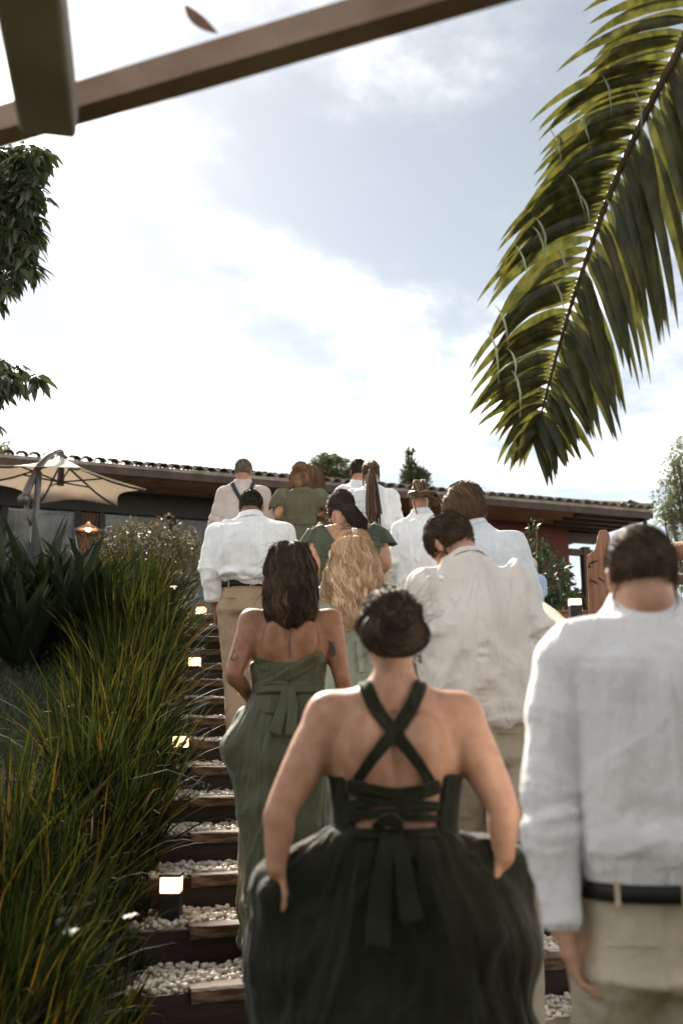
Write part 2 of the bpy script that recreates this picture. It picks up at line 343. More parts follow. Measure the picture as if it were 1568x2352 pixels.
# pebbles
ico_t = (1+5**.5)/2
icoV = np.array([(-1, ico_t, 0), (1, ico_t, 0), (-1, -ico_t, 0), (1, -ico_t, 0), (0, -1, ico_t), (0, 1, ico_t), (0, -1, -ico_t), (0, 1, -ico_t), (ico_t, 0, -1), (ico_t, 0, 1), (-ico_t, 0, -1), (-ico_t, 0, 1)]); icoV /= np.linalg.norm(icoV[0])
icoF = np.array([(0, 11, 5), (0, 5, 1), (0, 1, 7), (0, 7, 10), (0, 10, 11), (1, 5, 9), (5, 11, 4), (11, 10, 2), (10, 7, 6), (7, 1, 8), (3, 9, 4), (3, 4, 2), (3, 2, 6), (3, 6, 8), (3, 8, 9), (4, 9, 5), (2, 4, 11), (6, 2, 10), (8, 6, 7), (9, 8, 1)])
P = []
for i in range(-1, NST+1):
    c = corner(i); dens = 1 if i < 8 else .55
    for (a0, a1, b0, b1) in ((-.25, -.005, .045, .40), (0, SW, .12, .40)):
        area = (a1-a0)*(b1-b0); n = int(area/.00042*dens)
        a = r1.uniform(a0, a1, n); b = r1.uniform(b0, b1, n)
        lift = np.where(b > .3, .006, 0)+np.where(a < .1, .004, 0)
        z = r1.uniform(-.016, .008, n)+lift
        P.append(c+a[:, None]*UX+b[:, None]*VY+z[:, None]*np.array([0, 0, 1.]))
P = np.concatenate(P)
dist = np.linalg.norm(P-np.array([0, 0, CAMZ]), axis=1)
sz = r1.uniform(.009, .017, len(P))*(1+.35*(r1.random(len(P)) > .9))
stretch3 = np.stack([sz*r1.uniform(.9, 1.5, len(P)), sz*r1.uniform(.8, 1.1, len(P)), sz*r1.uniform(.55, .85, len(P))], 1)
def randrot(n, r, tilt=.5):
    a = r.uniform(0, 2*math.pi, n); b = r.normal(0, tilt, n)
    ca_, sa, cb_, sb = np.cos(a), np.sin(a), np.cos(b), np.sin(b)
    R = np.zeros((n, 3, 3)); R[:, 0, 0] = ca_; R[:, 0, 1] = -sa*cb_; R[:, 0, 2] = sa*sb; R[:, 1, 0] = sa; R[:, 1, 1] = ca_*cb_; R[:, 1, 2] = -ca_*sb; R[:, 2, 1] = sb; R[:, 2, 2] = cb_
    return R
R = randrot(len(P), r1); col = r1.random(len(P))
base = icoV[None]*(1+r1.normal(0, .09, (len(P), 12, 1)))*stretch3[:, None, :]
PV = np.einsum('nij,nkj->nki', R, base)
seenx = P[:, 0]/P[:, 1]*2340+784
lateral = st(P[:, 0], P[:, 1])[1]
pri = np.where((seenx > 300) & (seenx < 640) & (P[:, 2] < 1.0) & (lateral < .9), dist, dist+50)
order = np.argsort(pri); near = order[:300]; rest = order[300:]
bed = empty('pebble_fill', 'loose white rounded pebbles filling the treads behind the timber step planks', 'pebbles')
variants = []
for q in range(12):
    variants.append(mesh('pebble', PV[near[q]], icoF, True, np.full(12, q/11.)))
    variants[-1].materials.append(MT['pebble'])
    s_ = None
for q, n_ in enumerate(near):
    me = variants[q % 12]; o = bpy.data.objects.new('pebble', me); COL.objects.link(o); o.parent = bed; o.location = P[n_]; o.rotation_euler = (r1.normal(0, .2), r1.normal(0, .2), r1.uniform(0, 6.28))
V = (PV[rest]+P[rest][:, None, :]).reshape(-1, 3); Fc = (icoF[None]+(np.arange(len(rest))*12)[:, None, None]).reshape(-1, 3)
tag(obj('pebbles', mesh('pebbles', V, Fc, True, np.repeat(col[rest], 12)), MT['pebble'], bed), kind='stuff')
# fallen dry leaf on a step
def leaf_shape(Ln, wd, curl=.2, n=6):
    V = []
    for k in range(n+1):
        t = k/n; ww = wd*math.sin(math.pi*min(1, t*.98+.02))**.8*.5; z = curl*Ln*math.sin(t*math.pi)*.3
        V += [(-ww, t*Ln, z+ww*.35), (0, t*Ln, z), (ww, t*Ln, z+ww*.35)]
    Fc = []
    for k in range(n):
        a = k*3; Fc += [(a, a+1, a+4, a+3), (a+1, a+2, a+5, a+4)]
    return np.array(V), Fc
MT['deadleaf'] = mat('dark leaf', (.07, .04, .03), .7, (.10, .06, .045), 20, trans=.15)
MT['dryleaf'] = mat('dry leaf', (.30, .17, .10), .6, (.42, .26, .17), 20, trans=.2)
for (px, py, st_, lb) in ((545, 1893, 2, 'curled brown dry leaf lying on pebbles of the upper step beside the green skirt'), (610, 2262, -0, 'pale dry leaf lying on pebbles of the lowest step in view')):
    c = WH(px, py, RISE*(st_+3 if st_ == 2 else 2)+.012)
    V, Fc = leaf_shape(.085, .04); o = obj('dry_leaf', mesh('dry_leaf', V, Fc), MT['dryleaf'], None, c); o.rotation_euler = (.3, .2, 1.2); tag(o, lb, 'leaf')

# ---------------------------------------------------------------- step lamps
def lamp(px, stp, lb, hgt=.20, w_=.048, right=False, pos=None):
    if pos is None:
        c = corner(stp); y = c[1]+.20; x = (px-CX)/F*(y*math.cos(TH)+(c[2]-CAMZ)*math.sin(TH)); c = np.array([x, y, c[2]-.01])
    else: c = pos
    t = empty('step_lamp', lb, 'lamp', 'low garden lamps along the stairs'); t.location = c
    a, b, u = np.array([1, 0, 0]), np.array([0, 1, 0]), np.array([0, 0, 1.])
    mb = MB(); mb.box(u*hgt*.31, a, b, u, w_, w_, hgt*.31); bevel(obj('post', mb.mesh('post'), MT['lampbody'], t))
    mb = MB(); mb.box(u*(hgt*.62+.034), a, b, u, w_*.93, w_*.93, .034); bevel(obj('glass', mb.mesh('glass'), MT['lamp'], t))
    mb = MB(); mb.box(u*(hgt*.62+.076), a, b, u, w_*1.04, w_*1.04, .007); bevel(obj('cap', mb.mesh('cap'), MT['lampbody'], t))
    return t
lamp(391, 1, 'nearest glowing square step lamp, standing clear on white pebbles beside the grass')
lamp(413, 5, 'second glowing step lamp from the bottom, half screened by grass blades')
lamp(446, 9, 'third glowing step lamp up the stairs, peeking through grass beside the khaki trousers')
lamp(461, 13, 'topmost glowing step lamp, by the hand of the man in white linen')

# ---------------------------------------------------------------- house
E = 3.85+CAMZ
A0 = WH(0, 1042, E); A1 = WH(1499, 1171, E)
e = nrm(A1-A0); bk = np.array([-e[1], e[0], 0]); UP = np.array([0, 0, 1.])
A0 = A0-e*4.0; LEN = np.linalg.norm(A1-A0)
house = empty('house', 'long low house with a tiled roof, deep brown eaves, glass front and dark red wall', 'house')
def hp(s, d, h): return A0+e*s+bk*d+UP*(h-E)
# s is the distance along the eave, d behind it, h world height
def xs(px, d, h):                        # eave coordinate at which pixel column px meets the plane d behind the eave
    # solve ray in plan
    r_ = ray(px, 1150 if h is None else h); k = np.dot(A0+bk*d, bk)/np.dot(r_, bk)
    return np.dot(r_*k-A0, e)
sq = lambda p0, p1, p2, p3: [p0, p1, p2, p3]
PITCH = .22
# roof slab (front slope and right hip)
mb = MB(); D = 5.0
r0, r1_, r2_, r3_ = hp(0, 0, E), hp(LEN, 0, E), hp(LEN-D*.9, D, E+D*PITCH), hp(0, D, E+D*PITCH)
back0, back1 = hp(0, 2*D, E), hp(LEN, 2*D, E)
th = UP*.05
mb.add([r0, r1_, r2_, r3_, back1, back0, r0-th, r1_-th, back1-th, back0-th], [(0, 1, 2, 3), (1, 4, 2), (3, 2, 4, 5), (6, 9, 8, 7), (0, 6, 7, 1), (1, 7, 8, 4), (5, 3, 0), (9, 6, 0, 5), (4, 8, 9, 5)])
obj('roof', mb.mesh('roof'), MT['tile'], house)
# roof tiles along the eave, in three courses, and down the right side
def tile_mesh(Ln=.46, r=.085):
    V = []; n = 7
    for k in range(2):
        rr = r*(1 if k == 0 else .82)
        for th_ in (0, .014):
            for j in range(n):
                a = math.pi*j/(n-1); V.append((math.cos(a)*(rr-th_), k*Ln, math.sin(a)*(rr-th_)*.8))
    Fc = []
    for j in range(n-1):
        Fc += [(j, j+1, 2*n+j+1, 2*n+j), (n+j+1, n+j, 3*n+j, 3*n+j+1), (j+1, j, n+j, n+j+1)]
    return mesh('tile', V, Fc, True)
tm = tile_mesh(); tm.materials.append(MT['tile'])
def put_tile(p, fw, tilt, parent=house):
    o = bpy.data.objects.new('tile', tm); COL.objects.link(o); o.parent = parent
    x_ = nrm(np.cross(fw, UP)); u_ = np.cross(x_, fw)
    mtx = Matrix(((x_[0], fw[0], u_[0], p[0]), (x_[1], fw[1], u_[1], p[1]), (x_[2], fw[2], u_[2], p[2]), (0, 0, 0, 1))); o.matrix_world = mtx
rt = np.random.default_rng(5)
fwd_t = nrm(bk+UP*PITCH); cnt = 0
s = 3.2
while s < LEN-.05:
    for cse in range(2):
        d = -.03+cse*.40
        if s > LEN-d*.9-.1: continue
        put_tile(hp(s+rt.normal(0, .006), d+rt.normal(0, .008), E+d*PITCH+.01+cse*.02), fwd_t, 0)
    s += .185
side_f = nrm(-e*.9+UP*PITCH)
d = .1
while d < 8:
    put_tile(hp(LEN+.02, d+rt.normal(0, .005), E+.012), side_f, 0); d += .185
# hip ridge tiles stepping up from the right corner
hd = nrm(r2_-r1_)
for k in range(9): put_tile(r1_+hd*(k*.40)+UP*(.05+.012*(k % 2)), hd, 0)
# fascia boards, soffit boards, rafters
SOFF = 1.35
mb = MB(); mb.box(hp(LEN/2, .03, E-.105), e, bk, UP, LEN/2, .02, .055); obj('fascia', mb.mesh('fascia'), MT['fascia'], house)
nb = 9
for k in range(nb):
    mb = MB(); dd = .05+(k+.5)*(SOFF-.0)/nb; mb.box(hp(LEN/2-.1, dd, E-.085-.006*(k % 2)), e, bk, UP, LEN/2-.1, (SOFF-.0)/nb/2-.004, .01)
    obj('soffit_board', mb.mesh('soffit_board'), MT['soffit'], house)
mb = MB(); mb.box(hp(LEN-.03, 3.5, E-.11), bk, e, UP, 3.4, .02, .055); obj('side_fascia', mb.mesh('side_fascia'), MT['fascia'], house)
for k in range(22):
    dd = .35+k*.33; mb = MB(); mb.box(hp(LEN-.75, dd, E-.13), e, bk, UP, .68, .03, .04); obj('rafter', mb.mesh('rafter'), MT['fascia'], house)
# wall plane
WD = 1.35
FL = TOP
sL = 2.0; sG = xs(905, WD, None); sR = xs(1306, WD, 1300)
wtop = E-.10
lint = .36
mb = MB(); mb.box(hp((sL+sG)/2, WD+.10, wtop-lint/2), e, bk, UP, (sG-sL)/2, .10, lint/2); obj('lintel', mb.mesh('lintel'), MT['dark'], house)
mb = MB(); mb.box(hp((sG+sR)/2+.001, WD+.10, (wtop+FL)/2), e, bk, UP, (sR-sG)/2, .12, (wtop-FL)/2); obj('red_wall', mb.mesh('red_wall'), MT['redwall'], house)
mb = MB(); mb.box(hp(sR-.08, WD+3.2, (wtop+FL)/2), bk, e, UP, 2.95, .1, (wtop-FL)/2); obj('side_wall', mb.mesh('side_wall'), MT['redwall'], house)
gb = wtop-lint
for k, px in enumerate((-230, 10, 178, 236, 400, 560, 700, 835)):
    s0 = xs(px, WD, 1200); mb = MB(); mb.box(hp(s0, WD+.08, (gb+FL)/2), e, bk, UP, .045, .05, (gb-FL)/2); obj('mullion', mb.mesh('mullion'), MT['dark'], house)
edges = [-230, 10, 178, 236, 400, 560, 700, 835]
for a_, b_ in zip(edges[:-1], edges[1:]):
    s0, s1 = xs(a_, WD, 1200)+.05, xs(b_, WD, 1200)-.05
    if (a_, b_) == (178, 236):           # wooden panel between the panes
        mb = MB(); n_ = 5
        for q in range(n_):
            m2 = MB(); sa = s0+(s1-s0)*(q+.5)/n_; m2.box(hp(sa, WD+.09+.006*(q % 2), (gb+FL)/2), e, bk, UP, (s1-s0)/n_/2-.004, .02, (gb-FL)/2-.01); obj('panel_board', m2.mesh('panel_board'), MT['innerwood'], house)
        continue
    mb = MB(); mb.box(hp((s0+s1)/2, WD+.08, (gb+FL)/2), e, bk, UP, (s1-s0)/2, .004, (gb-FL)/2); obj('glass_pane', mb.mesh('glass_pane'), MT['glass'], house)
    # curtain behind the pane
    n_ = 60; V = []
    for q in range(n_+1):
        ss = s0+(s1-s0)*q/n_; wv = math.sin(q*1.1+a_)*.03+math.sin(q*.37)*.02
        V += [hp(ss, WD+.35+wv, gb-.02), hp(ss, WD+.35+wv*1.3, FL+.02)]
    Fc = [(2*q, 2*q+1, 2*q+3, 2*q+2) for q in range(n_)]
    obj('curtain', mesh('curtain', V, Fc), MT['curtain'], house)
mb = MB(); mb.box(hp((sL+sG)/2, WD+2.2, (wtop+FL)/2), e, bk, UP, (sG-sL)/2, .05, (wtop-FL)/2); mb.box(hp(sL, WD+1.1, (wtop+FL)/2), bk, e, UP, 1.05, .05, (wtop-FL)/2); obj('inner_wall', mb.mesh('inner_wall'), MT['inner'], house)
# corner post, beam and brace of the open side porch
pp = hp(xs(1344, WD+.2, 1300), WD+.2, 0); 
mb = MB(); mb.box([pp[0], pp[1], (E-.45+FL)/2], e, bk, UP, .075, .075, (E-.45-FL)/2); bevel(obj('porch_post', mb.mesh('porch_post'), MT['fascia'], house), .008)
mb = MB(); mb.box(hp((sR+LEN-.2)/2, WD+.2, E-.28), e, bk, UP, (LEN-.2-sR)/2, .07, .09); obj('porch_beam', mb.mesh('porch_beam'), MT['fascia'], house)
mb = MB(); b0 = np.array([pp[0], pp[1], E-.95]); b1 = b0+e*.75+UP*.62; mb.tube([b0, b1], .045, 6); obj('brace', mb.mesh('brace'), MT['fascia'], house)
mb = MB(); mb.box(hp((sR+LEN-.1)/2-.2, WD+.2, E-.56), e, bk, UP, .42, .06, .06); obj('bracket', mb.mesh('bracket'), MT['fascia'], house)
# low planter wall on the right of the stairs
pw = empty('planter_wall', 'low orange plastered retaining wall with a flat coping under the red house wall', 'wall')
q0 = WH(1180, 1402, TOP+.22); q1 = WH(1700, 1404, TOP+.22)
if True:
    dl = nrm([q1[0]-q0[0], q1[1]-q0[1], 0]); dn = np.array([-dl[1], dl[0], 0]); ln = np.linalg.norm((q1-q0)[:2])
    mb = MB(); mb.box((q0+q1)/2+dn*.1-UP*.46, dl, dn, UP, ln/2, .10, .44); bevel(obj('wall_face', mb.mesh('wall_face'), MT['orange'], pw), .01)
    mb = MB(); mb.box((q0+q1)/2+dn*.1-UP*.010, dl, dn, UP, ln/2+.02, .12, .012); bevel(obj('coping', mb.mesh('coping'), MT['orange'], pw), .006)
c = WH(1321, 1424, TOP-.02); c = W(1321, 1425, q0[1]*.5+q1[1]*.5-1.1)
lp = lamp(0, 0, 'glowing square lamp in front of the orange wall, right side of the stairs', .26, .062, pos=c)
# pendant lamp
pc = W(203, 1217, hp(xs(203, WD, 1217), WD, 0)[1]-.35)
pl = empty('pendant_lamp', 'lit conical pendant lamp with a white bulb hanging before the glass front', 'lamp'); pl.location = pc
prof = [(.02, .13), (.03, .10), (.06, .075), (.15, .03), (.205, .0), (.198, -.012), (.14, .018), (.055, .06), (.022, .09)]
n_ = 28; V = []; 
for (r_, z_) in prof:
    for j in range(n_): a = 2*math.pi*j/n_; V.append((r_*math.cos(a), r_*math.sin(a), z_))
Fc = [(i*n_+j, i*n_+(j+1) % n_, (i+1)*n_+(j+1) % n_, (i+1)*n_+j) for i in range(len(prof)-1) for j in range(n_)]
obj('shade', mesh('shade', V, Fc), MT['shade'], pl)
obj('bulb', mesh('bulb', icoV*.05, icoF), MT['bulb'], pl, (0, 0, .012)).modifiers.new('s', 'SUBSURF').levels = 2
mb = MB(); mb.tube([(0, 0, .12), (0, 0, wtop-pc[2])], .006, 6); obj('cord', mb.mesh('cord'), MT['dark'], pl)
# rain chain from the right roof corner
ch = empty('rain_chain', 'dark metal rain chain hanging from the right corner of the roof', 'chain'); cp = hp(LEN-.12, .1, E-.12)
mb = MB(); mb.tube([cp, cp-UP*.18], [.05, .035], 8); obj('hook', mb.mesh('hook'), MT['dark'], ch)
tor = []
for k in range(12):
    mb = MB(); a = np.linspace(0, 2*math.pi, 13); ax = e if k % 2 else bk
    pts = np.array([cp-UP*(.24+k*.115)+ax*.028*math.cos(t)+UP*.07*math.sin(t) for t in a]); mb.tube(pts, .011, 5, False); obj('link', mb.mesh('link', True), MT['dark'], ch)

# ---------------------------------------------------------------- parasol
um = empty('cantilever_parasol', 'beige cantilever parasol open on the terrace before the glass front', 'parasol')
HR = 3.0+CAMZ
apex = W(143, 1050, 12.3)
rim = [WH(185, 1073, HR), WH(337, 1124, HR), WH(270, 1162, HR), WH(89, 1157, HR), WH(-45, 1106, HR), WH(-60, 1066, HR)]
for k in range(6):
    a, b = rim[k], rim[(k+1) % 6]; n_ = 10; V = []
    for i in range(n_+1):
        for j in range(n_+1):
            u_ = i/n_; v_ = j/n_; m_ = a*(1-v_)+b*v_; p = apex*(1-u_)+m_*u_
            p = p+UP*(-.06*math.sin(u_*math.pi)*(1-.3*math.sin(v_*math.pi)))
            p = p+(apex-m_)*np.array([1, 1, .6])*.16*(u_**2)*math.sin(v_*math.pi)
            V.append(p)
    Fc = [(i*(n_+1)+j, (i+1)*(n_+1)+j, (i+1)*(n_+1)+j+1, i*(n_+1)+j+1) for i in range(n_) for j in range(n_)]
    o = obj('canopy_panel', mesh('canopy_panel', V, Fc), MT['canvas'], um); sm = o.modifiers.new('t', 'SOLIDIFY'); sm.thickness = .004
hub = apex-UP*.33
for k in range(6):
    pts = [apex-UP*.06]+[apex*(1-u_)+rim[k]*u_+UP*(-.06*math.sin(u_*math.pi)-.02) for u_ in (.3, .6, .8, .97)]
    mb = MB(); mb.tube(pts, .014, 6); obj('rib', mb.mesh('rib'), MT['steel'], um)
    mid = apex*.52+rim[k]*.48-UP*.08; mb = MB(); mb.tube([hub, mid], .011, 6); obj('strut', mb.mesh('strut'), MT['steel'], um)
mb = MB(); mb.tube([apex+UP*.02, hub-UP*.04], [.03, .05], 8); obj('hub', mb.mesh('hub'), MT['steel'], um)
base_y = 11.4
mb = MB(); mb.tube([W(70, 1330, base_y), W(78, 1230, base_y), W(87, 1125, base_y+.05), W(90, 1085, base_y+.1)], .038, 10); obj('pole', mb.mesh('pole', True), MT['steel'], um)
arm = [W(56, 1146, base_y-.1), W(68, 1115, base_y), W(90, 1072, base_y+.15), W(108, 1050, base_y+.35), W(125, 1039, base_y+.6), W(138, 1035, 12.25), W(143, 1038, 12.3), W(143, 1050, 12.3)]
mb = MB(); mb.tube(arm, [.045, .045, .042, .038, .036, .034, .034, .03], 10); obj('arm', mb.mesh('arm', True), MT['steel'], um)
mb = MB(); mb.tube([W(52, 1146, base_y-.16), W(62, 1146, base_y+.0)], .06, 12); obj('crank_housing', mb.mesh('crank_housing', True), MT['steel'], um)
mb = MB(); mb.tube([W(60, 1150, base_y-.08), W(66, 1190, base_y-.04), W(74, 1205, base_y)], .03, 8); obj('handle', mb.mesh('handle', True), MT['steel'], um)
mb = MB(); f0 = W(70, 1330, base_y); mb.box([f0[0], f0[1], TOP+.04], UX, VY, UP, .4, .4, .04); mb.tube([[f0[0], f0[1], TOP+.05], f0], .038, 10); obj('base', mb.mesh('base'), MT['steel'], um)

# ---------------------------------------------------------------- pergola over the camera
pg = empty('pergola', 'blurred weathered pergola with a slanting brown beam and a pale grey rafter overhead', 'pergola')
HB = CAMZ+1.42
g0 = WH(160, 243, HB); g1 = WH(975, 2, HB); gd = nrm(g1-g0); gn = np.array([-gd[1], gd[0], 0])
if gn[1] < 0: gn = -gn
V = []; nS = 60; Lg = 6.0; prof = [(-.030, -.034), (.030, -.034), (.030, .034), (-.030, .034)]
pc0 = g0-gd*1.2
for a in range(nS+1):
    for k, (q, h) in enumerate(prof):
        wb = (vn(np.array([[a*.5, k*2., 0]]), 9)[0]-.5)*.008; V.append(pc0+gd*(a/nS*Lg)+gn*(q+wb)+UP*(h+wb))
Fc = [(a*4+k, (a+1)*4+k, (a+1)*4+(k+1) % 4, a*4+(k+1) % 4) for a in range(nS) for k in range(4)]+[(3, 2, 1, 0), tuple(nS*4+k for k in range(4))]
obj('beam', mesh('beam', V, Fc, False), MT['beam'], pg)
k0 = WH(105, 215, HB-.085); k1 = WH(72, -10, HB-.085); kd = nrm(k1-k0); kn = np.array([-kd[1], kd[0], 0])
mb = MB(); Lk = 4.5; st0 = k0-kd*.09; mb.box(st0+kd*Lk/2, kd, kn, UP, Lk/2, .062, .045); mb.box(st0-kd*.02+UP*.02, kd, kn, UP, .04, .055, .03)
bevel(obj('rafter', mb.mesh('rafter'), MT['rafter'], pg), .01)
for off in (-2.6, 2.2, 4.4):
    mb = MB(); mb.box(st0+gd*off+kd*Lk/2+UP*.0, kd, kn, UP, Lk/2, .062, .045); bevel(obj('rafter', mb.mesh('rafter'), MT['rafter'], pg), .01) if off < 0 else bevel(obj('rafter', mb.mesh('rafter'), MT['rafter'], pg), .01)
mb = MB(); bp = pc0-gd*.0+gd*.1; mb.box([bp[0]-0.2, bp[1], HB/2-.02], gd, gn, UP, .05, .05, HB/2-.02); obj('post', mb.mesh('post'), MT['beam'], pg)
mb = MB(); bp = pc0+gd*(Lg-.1); mb.box([bp[0], bp[1], HB/2-.02], gd, gn, UP, .05, .05, HB/2-.02); obj('post', mb.mesh('post'), MT['beam'], pg)
# leaf dangling above the beam
V, Fc = leaf_shape(.10, .028, .5, 8); V = V-np.array([0, .05, 0])
pA, pB = W(425, 12, 2.0), W(502, 78, 2.0); d_ = nrm(pB-pA); sd = nrm(np.cross(d_, -fwd)); nn = np.cross(sd, d_)
LV = np.array([pA*.5+pB*.5+sd*v[0]*1.0+d_*v[1]*np.linalg.norm(pB-pA)/.10+nn*v[2]*.5-sd*(.5-4*(v[1]/.1)**2*.5)*-.018 for v in V])
dl_ = tag(obj('hanging_leaf', mesh('hanging_leaf', LV, Fc), MT['deadleaf']), 'single small dark leaf hanging in the air above the pergola beam', 'leaf')

# ---------------------------------------------------------------- unseen hedge added behind the camera to shade the foot of the stairs
hd_ = empty('shade_hedge', 'added unseen hedge behind the camera, put there to shade the foot of the stairs', 'hedge'); hr = np.random.default_rng(3)
n_u, n_v = 60, 26; V = []
for side in (0, 1):
    for i in range(n_u+1):
        for j in range(n_v+1):
            x_ = -13+26*i/n_u; z_ = 2.9*j/n_v; b_ = (vn(np.array([[x_*.9, z_*.9, side*5.]]), 6)[0]-.5)*1.1; V.append((x_, -4.6+b_ if side == 0 else -6.2+b_, z_*(1+.06*b_)))
m_ = (n_u+1)*(n_v+1); Fc = []
for side in (0, 1):
    for i in range(n_u):
        for j in range(n_v): a = side*m_+i*(n_v+1)+j; q = (a, a+n_v+1, a+n_v+2, a+1); Fc.append(q if side else q[::-1])
for i in range(n_u): a = i*(n_v+1)+n_v; Fc.append((a, a+n_v+1, m_+a+n_v+1, m_+a))
tag(obj('foliage', mesh('hedge', V, Fc), MT['hedge'], hd_), kind='stuff')
# ---------------------------------------------------------------- vegetation builders
def blades(root, az, lean, Ln, wd, droop, r, seg=6, kink=None):
    n = len(root); t = np.linspace(0, 1, seg+1)
    ang = lean[:, None]+droop[:, None]*t[None]**1.6              # from vertical
    ds = (Ln/seg)[:, None]
    hx = np.concatenate([np.zeros((n, 1)), np.cumsum(np.sin(ang[:, :-1])*ds, 1)], 1); hz = np.concatenate([np.zeros((n, 1)), np.cumsum(np.cos(ang[:, :-1])*ds, 1)], 1)
    dirx = np.cos(az)[:, None]; diry = np.sin(az)[:, None]
    C = np.stack([root[:, 0:1]+hx*dirx, root[:, 1:2]+hx*diry, root[:, 2:3]+hz], 2)
    face = az+r.normal(0, .7, n)+math.pi/2
    ww = wd[:, None]*np.clip(np.minimum(.65+t*1.2, (1-t)*1.7+.03), 0, 1)[None]*.5
    S = np.stack([np.cos(face), np.sin(face), r.normal(0, .15, n)], 1)[:, None, :]*ww[:, :, None]
    V = np.stack([C-S, C+S], 2).reshape(n, -1, 3)
    b = np.arange(seg)*2; f = np.stack([b, b+1, b+3, b+2], 1)
    Fc = (f[None]+(np.arange(n)*(seg+1)*2)[:, None, None]).reshape(-1, 4)
    return V.reshape(-1, 3), Fc, (seg+1)*2
def clump(x, y, hgt, n, r, name='ornamental_grass', label='', group=None, mt='blade', spread=.30, lean0=.28, dead=.12, wd0=.011, z=None):
    az = r.uniform(0, 2*math.pi, n); rr = spread*.5*np.sqrt(r.random(n))
    root = np.stack([x+rr*np.cos(az), y+rr*np.sin(az), np.full(n, 0.)], 1)
    root[:, 2] = (terr(root[:, 0], root[:, 1]) if z is None else z)-.03
    az = az+r.normal(0, .5, n)
    lean = np.abs(r.normal(lean0, .30, n)); Ln = hgt*r.uniform(.4, 1.12, n); wd = r.uniform(.7, 1.3, n)*wd0
    droop = np.clip(r.normal(.38, .4, n), -.1, 2.0)
    isd = r.random(n) < dead; droop = np.where(isd, r.uniform(1.2, 2.8, n), droop); Ln = np.where(isd, Ln*.75, Ln)
    V, Fc, k = blades(root, az, lean, Ln, wd, droop, r)
    v = np.where(isd, r.uniform(.88, 1, n), r.random(n)**.9*.84)
    t = empty(name, label, 'grass clump' if mt == 'blade' else 'plant', group); t.location = (x, y, 0)
    V = V-np.array([x, y, 0])
    tag(obj('blades', mesh('blades', V, Fc, True, np.repeat(v, k)), MT[mt], t), kind='stuff')
    return t
def leafcloud(C, D, Nn, Ln, wd, fold=.25):
    """C points, D directions, Nn normals (n,3); lance leaves of 6 triangles"""
    D = D/np.linalg.norm(D, axis=1)[:, None]; S = np.cross(D, Nn); S /= np.linalg.norm(S, axis=1)[:, None]+1e-9; U_ = np.cross(S, D)
    Ln = Ln[:, None]; wd = wd[:, None]*.5
    rows = [C, C+D*Ln*.35-S*wd+U_*wd*fold, C+D*Ln*.38, C+D*Ln*.35+S*wd+U_*wd*fold, C+D*Ln*.75-S*wd*.6-U_*Ln*.06+U_*wd*fold*.5, C+D*Ln*.75-U_*Ln*.07, C+D*Ln*.75+S*wd*.6-U_*Ln*.06+U_*wd*fold*.5, C+D*Ln-U_*Ln*.16]
    V = np.stack(rows, 1); f = np.array([(0, 2, 1, 1), (0, 3, 2, 2)])
    tri = np.array([(0, 2, 1), (0, 3, 2), (1, 2, 5), (1, 5, 4), (2, 3, 6), (2, 6, 5), (4, 5, 7), (5, 6, 7)])
    Fc = (tri[None]+(np.arange(len(C))*8)[:, None, None]).reshape(-1, 3)
    return V.reshape(-1, 3), Fc
def rdir(n, r): v = r.normal(size=(n, 3)); return v/np.linalg.norm(v, axis=1)[:, None]

# ---- long grass bordering the stairs on the left
rg = np.random.default_rng(21)
GL = 'dense clump of long arching green and straw grass bordering the left side of the stairs'
spots = []
for i, y in enumerate(np.arange(1.75, 9.9, .36)):
    bx = cornerx(y)-.30
    if y < 5.0:
        spots.append((bx-.28+rg.normal(0, .04), y, .58)); spots.append((bx-.58+rg.normal(0, .05), y+.18, .70))
        if y < 4.7: spots.append((bx-.90+rg.normal(0, .08), y+.05, .62))
        if y < 4.0: spots.append((bx-1.3, y+.1, .55))
        spots.append((bx-.06, y+.1, .20))
    else:
        spots.append((bx-.06+rg.normal(0, .04), y, .66)); spots.append((bx-.30+rg.normal(0, .04), y+.18, .74))
for (x, y, h) in spots:
    far = y > 5
    hh = h*(1.22 if y > 7.8 else 1.0); 
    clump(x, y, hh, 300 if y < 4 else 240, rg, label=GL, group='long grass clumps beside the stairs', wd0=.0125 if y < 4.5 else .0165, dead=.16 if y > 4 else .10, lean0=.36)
# flowers
def flower(px, py, y, lb):
    c = W(px, py, y); t = empty('white_flower', lb, 'flower'); t.location = c
    V_, F_ = leaf_shape(.026, .02, .8, 4)
    for k in range(5):
        o = obj('petal', mesh('petal', V_, F_), MT['soilwhite'], t); o.rotation_euler = (rg.normal(.2, .3), 0, k*1.256)
    gz = float(terr(np.array([c[0]]), np.array([c[1]]))[0]) if True else 0
    mb = MB(); mb.tube([(0, 0, 0), (-.02, .03, -.3), (-.05, .05, gz-c[2])], .0025, 5); obj('stem', mb.mesh('stem'), MT['blade'], t)
flower(399, 1350, 6.2, 'small white flower high in the long grass beside the linen shirt sleeve')
flower(163, 2150, 2.75, 'white flower low in the dark grass at the bottom left')
flower(300, 2110, 3.1, 'small white bud in the long grass left of the nearest lamp')
